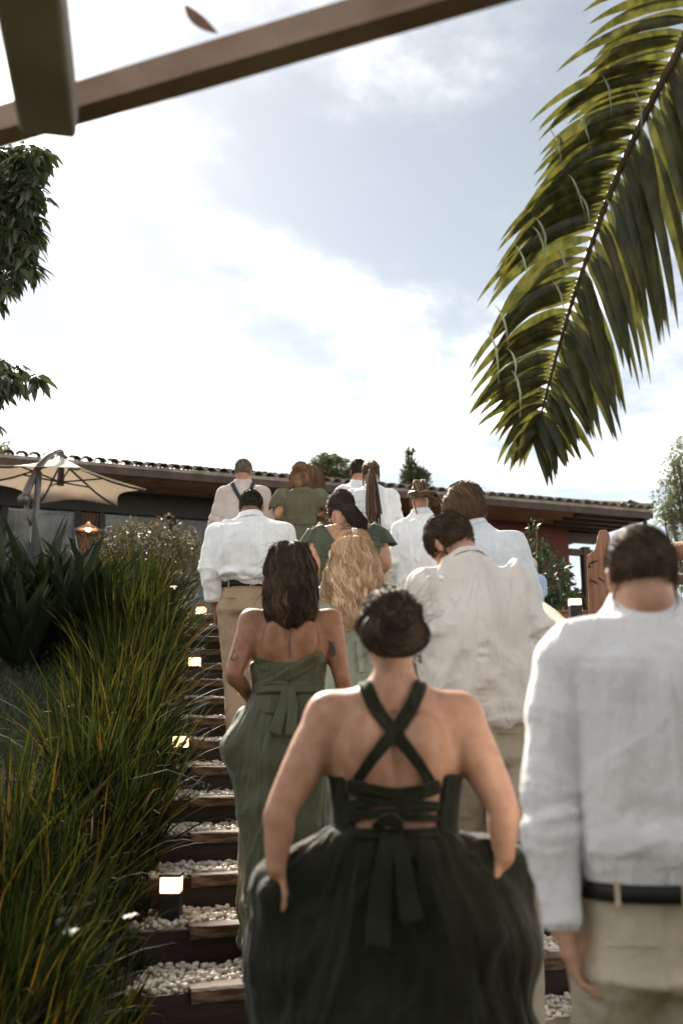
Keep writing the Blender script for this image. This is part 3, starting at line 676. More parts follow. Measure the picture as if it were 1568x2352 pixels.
# flower stalks with green pods
for (px, py, y, px2, py2, lb) in ((150, 2115, 2.6, 20, 2330, 'thin green flower stalk with pods leaning right in the lowest grass'), (470, 1800, 4.6, 300, 1790, 'drooping stalk with green seed pods reaching over the dark steps'), (385, 1620, 5.0, 340, 1700, 'stalk with pale green pods in front of the middle grass')):
    a = W(px, py, y); b = W(px2, py2, y+.1); t = empty('seed_stalk', lb, 'plant'); mid = (a+b)/2+UP*.05
    gz = float(terr(np.array([b[0]]), np.array([b[1]]))[0]); b2 = np.array([b[0]-.05, b[1], gz])
    mb = MB(); mb.tube([a, mid, b, b2], .003, 5); obj('stem', mb.mesh('stem'), MT['blade'], t)
    for k in range(4): obj('pod', mesh('pod', icoV*np.array([.007, .007, .014]), icoF), MT['shrubleaf'], t, a+rg.normal(0, .014, 3))
# ---- lawn
n = 120000
x = rg.uniform(-7.5, -1.0, n); y = rg.uniform(3.5, 10.5, n)
ok = (x < cornerx(y)-.9); x, y = x[ok], y[ok]; n = len(x)
root = np.stack([x, y, terr(x, y)-.01], 1)
root[:, 2] += (fbm(np.stack([x*1.3, y*1.3, x*0], 1), 3)-.5)*.10
V, Fc, k = blades(root, rg.uniform(0, 6.28, n), np.abs(rg.normal(.7, .4, n)), rg.uniform(.05, .14, n), rg.uniform(.005, .010, n), rg.uniform(0, 1.2, n), rg, seg=2)
tag(obj('lawn_grass', mesh('lawn_grass', V, Fc, True, np.repeat(rg.random(n), k)), MT['grassblade']), 'short dull green lawn on the slope left of the long grass', 'grass', kind='stuff')
# ---- broad strap-leaf plants (clivia / agapanthus like)
def strap_plant(px, y, n, hgt, lb, r):
    base = W(px, 1400, y); gz = float(terr(np.array([base[0]]), np.array([y]))[0]); t = empty('strap_leaf_plant', lb, 'plant', 'broad leaved dark plants before the glass front'); t.location = (base[0], y, gz)
    for k in range(n):
        az = r.uniform(0, 6.28); lean = abs(r.normal(.42, .38)); Ln = hgt*r.uniform(.65, 1.2); seg = 9; wd = r.uniform(.07, .11); droop = r.uniform(.1, .9)
        V = []; p = np.array([math.cos(az)*.13*r.random(), math.sin(az)*.13*r.random(), 0]); a = lean
        fs = az+math.pi/2+r.normal(0, .3); S = np.array([math.cos(fs), math.sin(fs), 0])
        for q in range(seg+1):
            tt_ = q/seg; w_ = wd*.5*min(1, .45+tt_*1.6, (1-tt_)*3.0+.02); up_ = np.array([-math.cos(a)*math.cos(az), -math.cos(a)*math.sin(az), math.sin(a)])
            V += [p-S*w_+up_*w_*.4, p.copy(), p+S*w_+up_*w_*.4]
            a = lean+droop*tt_**1.5; p = p+np.array([math.sin(a)*math.cos(az), math.sin(a)*math.sin(az), math.cos(a)])*Ln/seg
        Fc = []
        for q in range(seg): b = q*3; Fc += [(b, b+1, b+4, b+3), (b+1, b+2, b+5, b+4)]
        obj('leaf', mesh('leaf', V, Fc), MT['strap'], t)
rs = np.random.default_rng(4)
for (px, y, h, lb) in ((-120, 8.6, 1.15, 'broad leaved plant cut by the left edge of the picture'), (10, 8.3, 1.15, 'dark broad leaved plant at the left end before the parasol base'), (85, 8.9, 1.3, 'tallest dark strap leaf plant, in front of the parasol pole'), (160, 8.4, 1.2, 'dark strap leaf plant below the pendant lamp'), (215, 9.0, 1.15, 'dark strap leaf plant between the pole and the leafy bush'), (60, 7.9, .9, 'low dark strap leaf plant at the top of the lawn'), (255, 8.5, .9, 'small strap leaf plant tucked behind the long grass')):
    strap_plant(px, y, 48, h*.80, lb, rs)
# ---- generic bush
def bush(name, lb, cat, cs, n, Ln, wd, mt, r, group=None, twigs=12, hang=0., base=None):
    t = empty(name, lb, cat, group); cs = [(np.asarray(c, float), np.asarray(s_, float)) for c, s_ in cs]
    vol = np.array([np.prod(s_) for c, s_ in cs])**.7; pick = r.choice(len(cs), n, p=vol/vol.sum()); d = rdir(n, r)*(r.random((n, 1))**.45)
    C = np.array([cs[k][0] for k in pick])+d*np.array([cs[k][1] for k in pick])
    keep = vn(C*(2.2/np.mean([s_.max() for c, s_ in cs])), 8) > .36; C = C[keep]; d = d[keep]; m = len(C)
    Dn = d+rdir(m, r)*.7+np.array([0, 0, -hang]); Nn = rdir(m, r)+np.array([0, 0, 1.2])
    V, Fc = leafcloud(C, Dn, Nn, Ln*r.uniform(.6, 1.2, m), wd*r.uniform(.7, 1.2, m))
    tag(obj('foliage' if cat != 'tree' else 'crown', mesh('foliage', V, Fc, False, np.repeat(r.random(m), 8)), MT[mt], t), kind='stuff')
    if base is None: base = np.array([cs[0][0][0], cs[0][0][1], terr(cs[0][0][0:1], cs[0][0][1:2])[0]])
    mb = MB()
    for q in range(twigs):
        c, s_ = cs[q % len(cs)]; tip = c+rdir(1, r)[0]*s_*.6; mid = (base+tip)/2+r.normal(0, .05, 3)*np.linalg.norm(tip-base)
        rad = max(.006, np.linalg.norm(tip-base)*.012); mb.tube([base, mid, tip], [rad*1.8, rad, rad*.4], 5)
    obj('stems' if cat != 'tree' else 'trunk', mb.mesh('stems'), MT['bark'], t)
    return t
def c_(px, py, y): return W(px, py, y)
rb = np.random.default_rng(31)
bush('brown_leaf_bush', 'loose bush with small brownish leaves in front of the glass, behind the long grass', 'bush',
     [(c_(240, 1290, 10.3), (.45, .3, .35)), (c_(320, 1270, 10.3), (.5, .35, .36)), (c_(390, 1255, 10.2), (.35, .3, .33)), (c_(350, 1310, 10), (.6, .3, .4)), (c_(300, 1225, 10.4), (.16, .16, .16)), (c_(425, 1280, 10.1), (.2, .2, .3))], 5200, .055, .026, 'bushleaf', rb, twigs=26)
bush('leafy_shrub', 'dark green glossy shrub against the red wall beside the man in pale blue', 'bush',
     [(c_(1262, 1340, 12.9), (.32, .3, .36)), (c_(1240, 1285, 13.1), (.2, .2, .25)), (c_(1225, 1230, 13.2), (.1, .1, .28)), (c_(1285, 1370, 12.9), (.26, .2, .2)), (c_(1240, 1390, 12.8), (.35, .25, .2))], 1500, .10, .05, 'shrubleaf', rb, twigs=16)
for (px, py, y, h, lb) in ((1392, 1420, 9.6, .42, 'spiky straw coloured grass tuft beside the carved timber slab'), (1560, 1440, 8.6, .75, 'spiky yellow green grass tuft at the right edge beside the dark haired man'), (1620, 1450, 8.2, .8, 'spiky grass tuft cut off by the right edge of the picture')):
    c = W(px, py, y); clump(c[0], c[1], h, 130, rb, 'spiky_grass', lb, None, 'blade', .2, .45, .4, .011, z=c[2]-.05)
# ---- trees behind the house
def tree(name, lb, cs, n, Ln, wd, mt, group=None, hang=0., trunk=None, r=rb): return bush(name, lb, 'tree', cs, n, Ln, wd, mt, r, group, 14, hang, trunk)
def gb_(px, y): c = W(px, 1674, y); return np.array([c[0], c[1], TOP-.2])
tree('round_tree', 'pale olive round topped tree above the roof behind the women', [(c_(752, 1068, 32), (.55, .5, .35)), (c_(722, 1082, 32), (.3, .3, .2)), (c_(780, 1075, 32), (.4, .4, .32)), (c_(745, 1095, 32), (.7, .4, .3)), (c_(795, 1092, 32), (.2, .3, .2))], 4200, .15, .07, 'treeleaf', trunk=gb_(752, 32))
tree('conifer', 'dark pointed cypress rising above the roof in the middle', [(c_(942, 1052, 26), (.16, .16, .3)), (c_(948, 1085, 26), (.33, .3, .4)), (c_(955, 1110, 26), (.42, .4, .4)), (c_(950, 1150, 26), (.5, .5, .6)), (c_(972, 1095, 26), (.16, .16, .12))], 6500, .12, .035, 'cypress', trunk=gb_(948, 26), hang=-.9)
tree('feathery_tree', 'soft pale green tree at the right edge behind the roof corner', [(c_(1560, 1090, 22), (.45, .5, .5)), (c_(1545, 1150, 22), (.5, .5, .5)), (c_(1590, 1050, 22), (.5, .5, .6)), (c_(1530, 1200, 22), (.25, .3, .35)), (c_(1590, 1200, 22), (.8, .6, .6)), (c_(1590, 1300, 22), (.8, .6, .6))], 9000, .11, .04, 'treeleaf', trunk=gb_(1640, 22))
tree('garden_tree', 'low bright green tree seen under the porch between red wall and post', [(c_(1335, 1390, 20), (.35, .4, .3)), (c_(1322, 1372, 20), (.12, .2, .15)), (c_(1350, 1370, 20), (.15, .2, .2)), (c_(1345, 1420, 20), (.6, .4, .4))], 2600, .09, .045, 'treeleaf', trunk=gb_(1340, 20))
tree('left_tree', 'small sparse treetop above the roof at the far left', [(c_(8, 1035, 24), (.22, .3, .2)), (c_(-30, 1045, 24), (.5, .4, .35))], 900, .13, .06, 'treeleaf', trunk=gb_(-20, 24))
# ---- mango like tree hanging in from the upper left: leaf whorls
mg = empty('broadleaf_tree', 'dark backlit tree with drooping lance leaves entering at the upper left', 'tree')
rm = np.random.default_rng(14); Cl = []; Dl = []; Ll = []
zones = [((-60, 330), (118, 385), 34), ((-60, 385), (100, 470), 60), ((-60, 470), (95, 560), 60), ((-60, 560), (75, 640), 46), ((-60, 640), (18, 690), 12), ((-60, 815), (45, 880), 26), ((40, 845), (88, 868), 5), ((-60, 880), (18, 905), 8), ((-60, 960), (-12, 990), 3)]
whorls = []
for (a0, b0), (a1, b1), cnt in zones:
    for _ in range(cnt): whorls.append(W(rm.uniform(a0, a1), rm.uniform(b0, b1), 8+rm.uniform(-.5, .9)))
for wv in whorls:
    for k in range(11):
        az = rm.uniform(0, 6.28); el = rm.uniform(-1.3, -.25)
        Cl.append(wv); Dl.append([math.cos(az)*math.cos(el), math.sin(az)*math.cos(el), math.sin(el)]); Ll.append(rm.uniform(.11, .22))
Cl = np.array(Cl); Dl = np.array(Dl); Ll = np.array(Ll); Nn = np.cross(np.cross(Dl, [0, 0, 1.]), Dl)+rdir(len(Dl), rm)*.5
V, Fc = leafcloud(Cl+Dl*.02, Dl, Nn, Ll, Ll*.30, .3)
tag(obj('crown', mesh('crown', V, Fc, True, np.repeat(rm.random(len(Cl)), 8)), MT['mango'], mg), kind='stuff')
mb = MB(); tb = np.array([-4.6, 8.3, 0]); mb.tube([tb, tb+[.1, 0, 3], tb+[.3, 0, 6.2]], [.22, .17, .08], 10)
for k in range(0, len(whorls), 6):
    e_ = whorls[k]; s_ = tb+[.2, 0, max(1.5, e_[2]-.9)]; mb.tube([s_, (s_+e_)/2+[0, 0, .18], e_], [.03, .016, .006], 5)
obj('trunk', mb.mesh('trunk', True), MT['bark'], mg)

# ---------------------------------------------------------------- palm with one frond hanging into view
palm = empty('palm_tree', 'palm with one long arching backlit green frond hanging into the upper right', 'palm')
rpx = np.array([(1720, -230), (1640, -60), (1560, 110), (1500, 225), (1440, 350), (1390, 470), (1340, 610), (1300, 735), (1265, 860), (1240, 960), (1226, 1012)], float)
rdep = np.linspace(3.1, 4.3, len(rpx))
rp = np.array([W(a, b, d) for (a, b), d in zip(rpx, rdep)])
def catm(P_, n):
    P_ = np.asarray(P_, float); m = len(P_)-1; out_ = []
    for u in np.linspace(0, m, n):
        i = min(int(u), m-1); t = u-i; p0 = P_[max(i-1, 0)]; p1 = P_[i]; p2 = P_[i+1]; p3 = P_[min(i+2, m)]
        out_.append(.5*((2*p1)+(-p0+p2)*t+(2*p0-5*p1+4*p2-p3)*t*t+(-p0+3*p1-3*p2+p3)*t**3))
    return np.array(out_)
rc_ = catm(rp, 120)
mb = MB(); mb.tube(rc_[::2], np.linspace(.022, .0028, 60), 8); fr = obj('frond', mb.mesh('frond', True), MT['rachis'], palm)
crown0 = rp[0]+np.array([.5, .3, .9]); mb = MB(); mb.tube([rp[0], (rp[0]+crown0)/2+[0, 0, .1], crown0], [.022, .03, .05], 8); obj('frond_base', mb.mesh('frond_base', True), MT['rachis'], palm)
mb = MB(); mb.tube([[crown0[0]+.1, crown0[1]+.2, 0], crown0+[.05, .1, 0]], [.16, .12], 14); obj('trunk', mb.mesh('trunk', True), MT['bark'], palm)
pxc = catm(rpx, 120); dpc = catm(np.stack([rdep, rdep*0], 1), 120)[:, 0]
# tip offsets by position (pixel y of the base) measured on the photograph
yb = [-230, 60, 270, 440, 620, 770, 900, 960, 1012]
LT = np.array([(-330, 90), (-290, 90), (-262, 140), (-250, 150), (-246, 200), (-215, 135), (-140, 62), (-85, 90), (-42, 74)], float)
RTt = np.array([(130, 380), (125, 420), (95, 430), (105, 360), (98, 310), (103, 235), (92, 165), (70, 130), (42, 86)], float)
rf = np.random.default_rng(9)
def leaflet(i, side, jitter=1., pale=False, tipoff=None, wd=None):
    b = pxc[i]; dep = dpc[i]; y_ = b[1]
    T_ = LT if side < 0 else RTt
    off = np.array([np.interp(y_, yb, T_[:, 0]), np.interp(y_, yb, T_[:, 1])])
    sc = rf.uniform(.72, 1.10) if jitter else 1; off = off*sc+rf.normal(0, 14, 2)
    if tipoff is not None: off = np.array(tipoff)
    ctrl = np.array([off[0]*.62, off[1]*(.12 if side < 0 else .28)-abs(off[0])*(.03 if side < 0 else -.05)])
    dz = rf.normal(0, .05); segs = 12; fade = .55 if y_ < 880 else .45
    w_ = (wd or .0215)*(1 if y_ < 850 else .9)*rf.uniform(.85, 1.15); V = []
    tw0 = rf.normal(.0, .18); lenpx = np.linalg.norm(off)
    P0 = [];
    for q in range(segs+1):
        t = q/segs; p = b+2*t*(1-t)*ctrl+t*t*off; P0.append(W(p[0], p[1], dep+dz*t+.16*t*t*(1 if side < 0 else -.3)*rf.uniform(.999, 1)))
    P0 = np.array(P0); Tg = np.gradient(P0, axis=0); Tg /= np.linalg.norm(Tg, axis=1)[:, None]
    for q in range(segs+1):
        t = q/segs; prof = min(1, .25+t*5)*min(1, ((1-t)*2.2)**.8+.02)
        view = nrm(P0[q]-np.array([0, 0, CAMZ])); S = nrm(np.cross(Tg[q], view)); Nn_ = np.cross(S, Tg[q]); a = tw0+t*rf.normal(.25, .02)+(.9 if pale else 0)
        S2 = S*math.cos(a)+Nn_*math.sin(a); N2 = np.cross(S2, Tg[q]); hw = w_*prof
        V += [P0[q]-S2*hw+N2*hw*.35, P0[q], P0[q]+S2*hw+N2*hw*.35]
    Fc = []
    for q in range(segs): k = q*3; Fc += [(k, k+1, k+4, k+3), (k+1, k+2, k+5, k+4)]
    return mesh('leaflet', V, Fc)
i = 6.0
while i < 118:
    for side in (-1, 1):
        if pxc[int(i)][1] < -60 and side > 0: continue
        obj('leaflet', leaflet(int(i), side), MT['frond'], fr)
        if rf.random() < .5: obj('leaflet', leaflet(min(119, int(i)+1), side, 1), MT['frond'], fr)
    i += (1.8 if i < 95 else 1.4)*rf.uniform(.65, 1.4)
for (px, py) in ((1405, 170), (1345, 255), (1285, 295), (1478, 205), (1410, 450), (1330, 400), (1350, 440), (1255, 500), (1205, 560), (1248, 520), (1300, 560), (1160, 700), (1145, 760), (1190, 800), (1200, 850), (1290, 640)):
    ln = rf.uniform(75, 120); off = np.array([rf.uniform(-8, 14), ln]); dep = 3.75-(px-1200)*.0012
    i0 = 0; V = []; 
    for q in range(9):
        t = q/8; p = W(px+off[0]*t*t-(1-t)**2*26+rf.normal(0, .5), py+off[1]*(t*.45+t*t*.55), dep-.12); hw = .0052*math.sin(math.pi*min(1, t*.9+.1)); S = rgt*.9+fwd*.4
        V += [p-S*hw, p+fwd*.004, p+S*hw]
    Fc = []
    for q in range(8): k = q*3; Fc += [(k, k+1, k+4, k+3), (k+1, k+2, k+5, k+4)]
    o = obj('leaflet', mesh('leaflet', V, Fc), MT['frond2'], fr); o['label'] = 'pale shiny drooping leaflet tip'

# ---------------------------------------------------------------- timber pieces on the right
lr = empty('log_handrail', 'weathered split log handrail slanting down beside the stairs', 'handrail')
a = W(1228, 1386, 10.6); b = W(1300, 1436, 9.4); cpt = a+(b-a)*4.5
pts = [a-(b-a)*.4+(0, 0, .0)]+[a+(b-a)*t+rb.normal(0, .008, 3) for t in np.linspace(0, 4.0, 10)]
mb = MB(); mb.tube(catm(pts, 30), .062+.012*rb.random(30), 10); obj('rail', mb.mesh('rail', True), MT['log'], lr)
for t in (0.1, 1.9, 3.9):
    p = a+(b-a)*t; gz = float(terr(p[0:1], p[1:2])[0]); mb = MB(); mb.tube([[p[0], p[1], gz-.1], p-UP*.03], .045, 8); obj('post', mb.mesh('post', True), MT['log'], lr)
# carved slab
sl = empty('timber_slab', 'upright reddish brown rough sawn timber slab with a stepped pointed top', 'timber slab')
outl = [(1352, 1425), (1346, 1275), (1357, 1268), (1364, 1262), (1373, 1228), (1376, 1217), (1392, 1216), (1398, 1226), (1404, 1270), (1412, 1330), (1418, 1425)]
yy = 9.0; fr_ = np.array([W(x, y, yy+(x-1350)*.002) for x, y in outl]); bkv = np.array([.05, .16, 0]); n_ = len(outl)
mb = MB(); mb.add(np.concatenate([fr_, fr_+bkv]), [tuple(range(n_))]+[tuple(range(2*n_-1, n_-1, -1))]+[(i, i+n_, (i+1) % n_+n_, (i+1) % n_) for i in range(n_)])
bevel(obj('slab', mb.mesh('slab'), MT['redlog'], sl), .012)
for (x0, y0, x1, y1) in ((1354, 1332, 1372, 1342), (1372, 1326, 1386, 1338), (1349, 1300, 1356, 1304), (1352, 1296, 1372, 1288)):
    p0 = W(x0, y0, yy-.012); p1 = W(x1, y1, yy-.004); mb = MB(); mb.tube([p0, (p0+p1)/2+UP*.005, p1], [.004, .010, .004], 5); obj('notch_shade', mb.mesh('notch_shade'), MT['dark'], sl)  # dark rods on the face stand in for the shade of hollows
lb_ = empty('log_crossbar', 'thick dark brown horizontal log at the right edge behind the front man', 'log')
mb = MB(); mb.tube([W(1530, 1266, 7.4), W(1600, 1266, 7.3), W(1900, 1262, 7.2)], [.07, .072, .07], 14); obj('bar', mb.mesh('bar', True), MT['redlog'], lb_)
mb = MB(); p = W(1590, 1266, 7.5); mb.tube([[p[0], p[1], 1.0], p], .06, 10); obj('post', mb.mesh('post', True), MT['redlog'], lb_)
lc_ = empty('dark_low_rail', 'dark lower rail under the thick brown log at the right edge', 'rail')
mb = MB(); mb.tube([W(1535, 1330, 7.6), W(1900, 1330, 7.4)], .045, 10); obj('bar', mb.mesh('bar', True), MT['bark'], lc_)
# ---------------------------------------------------------------- signed distance bodies
class SD:
    def __init__(s): s.p = []
    def rc(s, a, b, ra, rb, k=.02): a = np.asarray(a, float); b = np.asarray(b, float); s.p.append(('rc', a, b, ra, rb, None, k, 1)); return s
    def chain(s, pts, rads, k=.02, n=4):
        pts = np.asarray(pts, float); m = (len(pts)-1)*n+1; c = catm(pts, m); r = catm(np.stack([rads, rads], 1), m)[:, 0]
        sub = [('rc', c[i], c[i+1], r[i], r[i+1], None, 0, 1) for i in range(m-1)]; s.p.append(('mu', sub, None, None, None, None, k, 1)); return s
    def ec(s, a, b, wa, wb, lat, k=.02, e=.6): s.p.append(('ec', np.asarray(a, float), np.asarray(b, float), wa, wb, (nrm(lat), e), k, 1)); return s
    def rings(s, C, Wd, lat, k=.02, e=.6):
        n = 3; m = (len(C)-1)*n+1; c = catm(C, m); w_ = catm(Wd, m); lat = nrm(lat)
        s.p.append(('mu', [('ec', c[i], c[i+1], tuple(w_[i]), tuple(w_[i+1]), (lat, e), 0, 1) for i in range(m-1)], None, None, None, None, k, 1)); return s
    def el(s, c, rad, R=None, k=.02, sign=1): s.p.append(('el', np.asarray(c, float), np.asarray(rad, float), np.eye(3) if R is None else np.asarray(R), None, None, k, sign)); return s
    def bbox(s, q):
        if q[0] == 'rc': r = max(q[3], q[4]); return np.minimum(q[1], q[2])-r, np.maximum(q[1], q[2])+r
        if q[0] == 'ec': r = max(*q[3], *q[4]); return np.minimum(q[1], q[2])-r, np.maximum(q[1], q[2])+r
        if q[0] == 'mu': b = [s.bbox(u) for u in q[1]]; return np.min([x[0] for x in b], 0), np.max([x[1] for x in b], 0)
        r = max(q[2]); return q[1]-r, q[1]+r
    def dist(s, q, P):
        if q[0] == 'mu':
            d = None
            for u in q[1]:
                e_ = s.dist(u, P); d = e_ if d is None else np.minimum(d, e_)
            return d
        if q[0] == 'el':
            v = P-q[1].astype(np.float32); loc = (v@q[3].T.astype(np.float32))/q[2].astype(np.float32); kk = np.linalg.norm(loc, axis=-1)+1e-6
            d = np.maximum(np.linalg.norm(v, axis=-1)*(1-1/kk), -min(q[2]))
        else:
            ab = q[2]-q[1]; l2 = ab.dot(ab)+1e-9; t = np.clip(((P-q[1])@ab)/l2, 0, 1)[..., None]; v = P-(q[1]+t*ab); t = t[..., 0]
            if q[0] == 'rc': d = np.linalg.norm(v, axis=-1)-(q[3]+(q[4]-q[3])*t)
            else:
                T = ab/math.sqrt(l2); lat, e_ = q[5]; L_ = nrm(lat-T*lat.dot(T)); O = np.cross(L_, T)
                ww = q[3][0]+(q[4][0]-q[3][0])*t; dd = q[3][1]+(q[4][1]-q[3][1])*t
                kk = ((np.abs(v@L_)/ww)**2.3+(np.abs(v@O)/dd)**2.3+(np.abs(v@T)/(np.minimum(ww, dd)*e_))**2.3)**(1/2.3)+1e-6
                d = np.linalg.norm(v, axis=-1); d = np.where(kk < .2, -np.minimum(ww, dd)*.8, d*(1-1/kk))
        return d
    def build(s, h, clip=None):
        bb = [s.bbox(q) for q in s.p]; lo = np.min([b[0] for b in bb], 0)-4*h-.01; hi = np.max([b[1] for b in bb], 0)+4*h+.01
        n = np.ceil((hi-lo)/h).astype(int)+1; s.o = lo; s.h = h; s.n = n; D_ = np.full(n, .5, np.float32)
        for q, (b0, b1) in zip(s.p, bb):
            k = q[6]; pad = k+3*h+.015; i0 = np.maximum(((b0-pad-lo)/h).astype(int), 0); i1 = np.minimum(((b1+pad-lo)/h).astype(int)+2, n)
            sl = tuple(slice(a, b) for a, b in zip(i0, i1))
            ax = [lo[j]+h*np.arange(i0[j], i1[j]) for j in range(3)]
            P = np.stack(np.meshgrid(*ax, indexing='ij'), -1).astype(np.float32)
            if q[0] == 'mu':
                d = np.full(P.shape[:3], .5, np.float32)
                for u in q[1]:
                    c0, c1 = s.bbox(u); j0 = np.clip(((c0-pad-lo)/h).astype(int)-i0, 0, None); j1 = np.minimum(((c1+pad-lo)/h).astype(int)+2-i0, i1-i0); ss = tuple(slice(a, b) for a, b in zip(j0, j1)); d[ss] = np.minimum(d[ss], s.dist(u, P[ss]))
            else: d = s.dist(q, P)
            A = D_[sl]
            if q[7] < 0:
                A = np.maximum(A, -d)
            else:
                hh = np.maximum(k-np.abs(A-d), 0)/k; A = np.minimum(A, d)-hh*hh*k*.25
            D_[sl] = A
        s.D = D_; return s
    def cut(s, p, n_):                   # keep the side the normal points away from
        ax = [s.o[j]+s.h*np.arange(s.n[j]) for j in range(3)]; p = np.asarray(p, float); n_ = nrm(n_)
        g = (ax[0]-p[0])[:, None, None]*n_[0]+(ax[1]-p[1])[None, :, None]*n_[1]+(ax[2]-p[2])[None, None, :]*n_[2]
        s.D = np.maximum(s.D, g.astype(np.float32)); return s
    def sample(s, P):
        q = np.clip((P-s.o)/s.h, 0, np.array(s.n)-1.001); i = np.floor(q).astype(int); f = q-i; r = 0
        for dx in (0, 1):
            for dy in (0, 1):
                for dz in (0, 1):
                    r = r+s.D[i[:, 0]+dx, i[:, 1]+dy, i[:, 2]+dz]*(f[:, 0] if dx else 1-f[:, 0])*(f[:, 1] if dy else 1-f[:, 1])*(f[:, 2] if dz else 1-f[:, 2])
        return r
    def grad(s, P):
        e_ = s.h*1.2; g = np.stack([s.sample(P+np.eye(3)[j]*e_)-s.sample(P-np.eye(3)[j]*e_) for j in range(3)], 1); return g/(np.linalg.norm(g, axis=1)[:, None]+1e-9)
    def nets(s):
        D_ = s.D; sg = D_ < 0; n = s.n; cnt = np.zeros(n-1, np.int8)
        for dx in (0, 1):
            for dy in (0, 1):
                for dz in (0, 1): cnt += sg[dx:n[0]-1+dx, dy:n[1]-1+dy, dz:n[2]-1+dz]
        act = np.argwhere((cnt > 0) & (cnt < 8)); idx = np.full(n-1, -1, np.int32); idx[tuple(act.T)] = np.arange(len(act))
        pos = np.zeros((len(act), 3)); c = np.zeros(len(act)); cor = [(a, b, d) for a in (0, 1) for b in (0, 1) for d in (0, 1)]
        val = {q: D_[act[:, 0]+q[0], act[:, 1]+q[1], act[:, 2]+q[2]] for q in cor}
        for a in cor:
            for j in range(3):
                if a[j] == 0:
                    b = list(a); b[j] = 1; b = tuple(b); m = (val[a] < 0) != (val[b] < 0); t = val[a]/(val[a]-val[b]+1e-12)
                    p = np.array(a, float)[None]+np.eye(3)[j]*t[:, None]; pos[m] += p[m]; c[m] += 1
        V = s.o+(act+pos/c[:, None])*s.h; Fs = []
        for j in range(3):
            u, v = (j+1) % 3, (j+2) % 3
            a = np.take(sg, range(n[j]-1), j); b = np.take(sg, range(1, n[j]), j); m = a != b
            sl = [slice(None)]*3; sl[u] = slice(1, -1); sl[v] = slice(1, -1); m2 = np.zeros_like(m); m2[tuple(sl)] = m[tuple(sl)]
            g = np.argwhere(m2); fl = a[tuple(g.T)]
            def ix(du, dv): q = g.copy(); q[:, u] -= du; q[:, v] -= dv; return idx[tuple(q.T)]
            f = np.stack([ix(1, 1), ix(0, 1), ix(0, 0), ix(1, 0)], 1); f[~fl] = f[~fl][:, ::-1]; Fs.append(f)
        Fc = np.concatenate(Fs); return V, Fc[(Fc >= 0).all(1)]
def smooth(V, Fc, it, w=None):
    E_ = np.concatenate([Fc[:, [0, 1]], Fc[:, [1, 2]], Fc[:, [2, 3]], Fc[:, [3, 0]]]); n = len(V); c = np.bincount(E_[:, 0], minlength=n)+1e-9
    for _ in range(it):
        A = np.stack([np.bincount(E_[:, 0], V[E_[:, 1], j], n) for j in range(3)], 1)/c[:, None]
        V = V+(A-V)*(.5 if w is None else .5*w[:, None])
    return V
def vnorm(V, Fc):
    nn = np.cross(V[Fc[:, 2]]-V[Fc[:, 0]], V[Fc[:, 3]]-V[Fc[:, 1]]); r = np.zeros_like(V)
    for k in range(4):
        for j in range(3): r[:, j] += np.bincount(Fc[:, k], nn[:, j], len(V))
    return r/(np.linalg.norm(r, axis=1)[:, None]+1e-12)
def sdobj(name, S, mt, parent, disp=None, it=2):
    V, Fc = S.nets(); V = smooth(V, Fc, it)
    if disp is not None: V = V+vnorm(V, Fc)*disp(V)[:, None]; V = smooth(V, Fc, 1)
    return obj(name, mesh(name, V, Fc, True), MT[mt], parent)
def sdsurf(S): V, Fc = S.nets(); return smooth(V, Fc, 2), Fc

# ---- fold fields
def axscale(P, a, fa, fp):               # frequency fa along a, fp across
    a = nrm(a); d = (P@a)[:, None]*a; return (P-d)*fp+d*fa
def drape(P, s=0, ax=(0, 0, 1), fa=1.6, fp=11, amp=.009, sharp=1.6):
    q = P+(np.stack([fbm(P*3, s+1, 2), fbm(P*3, s+2, 2), fbm(P*3, s+3, 2)], 1)-.5)*.09
    a = axscale(q, ax, fa, fp); f1 = fbm(a, s, 2)-.5; f2 = fbm(a*1.35+7.3, s+31, 2)-.5
    d = (np.clip(f1*4.2, -1, 1)*1.0+.42*(np.exp(-(f2/.055)**2)-.3))*amp*1.9; return np.where(d < 0, d*.55, d)
def crumple(P, s=0, f=9, amp=.006):
    q = P+(np.stack([fbm(P*5, s+4, 2), fbm(P*5, s+5, 2), fbm(P*5, s+6, 2)], 1)-.5)*.12
    f1 = fbm(q*f, s, 2)-.5; return (np.exp(-(f1/.07)**2)-.35+f1*1.5)*amp*.6
def near_seg(P, a, b):
    ab = b-a; t = np.clip(((P-a)@ab)/(ab.dot(ab)), 0, 1); return np.linalg.norm(P-(a+t[:, None]*ab), axis=1), t

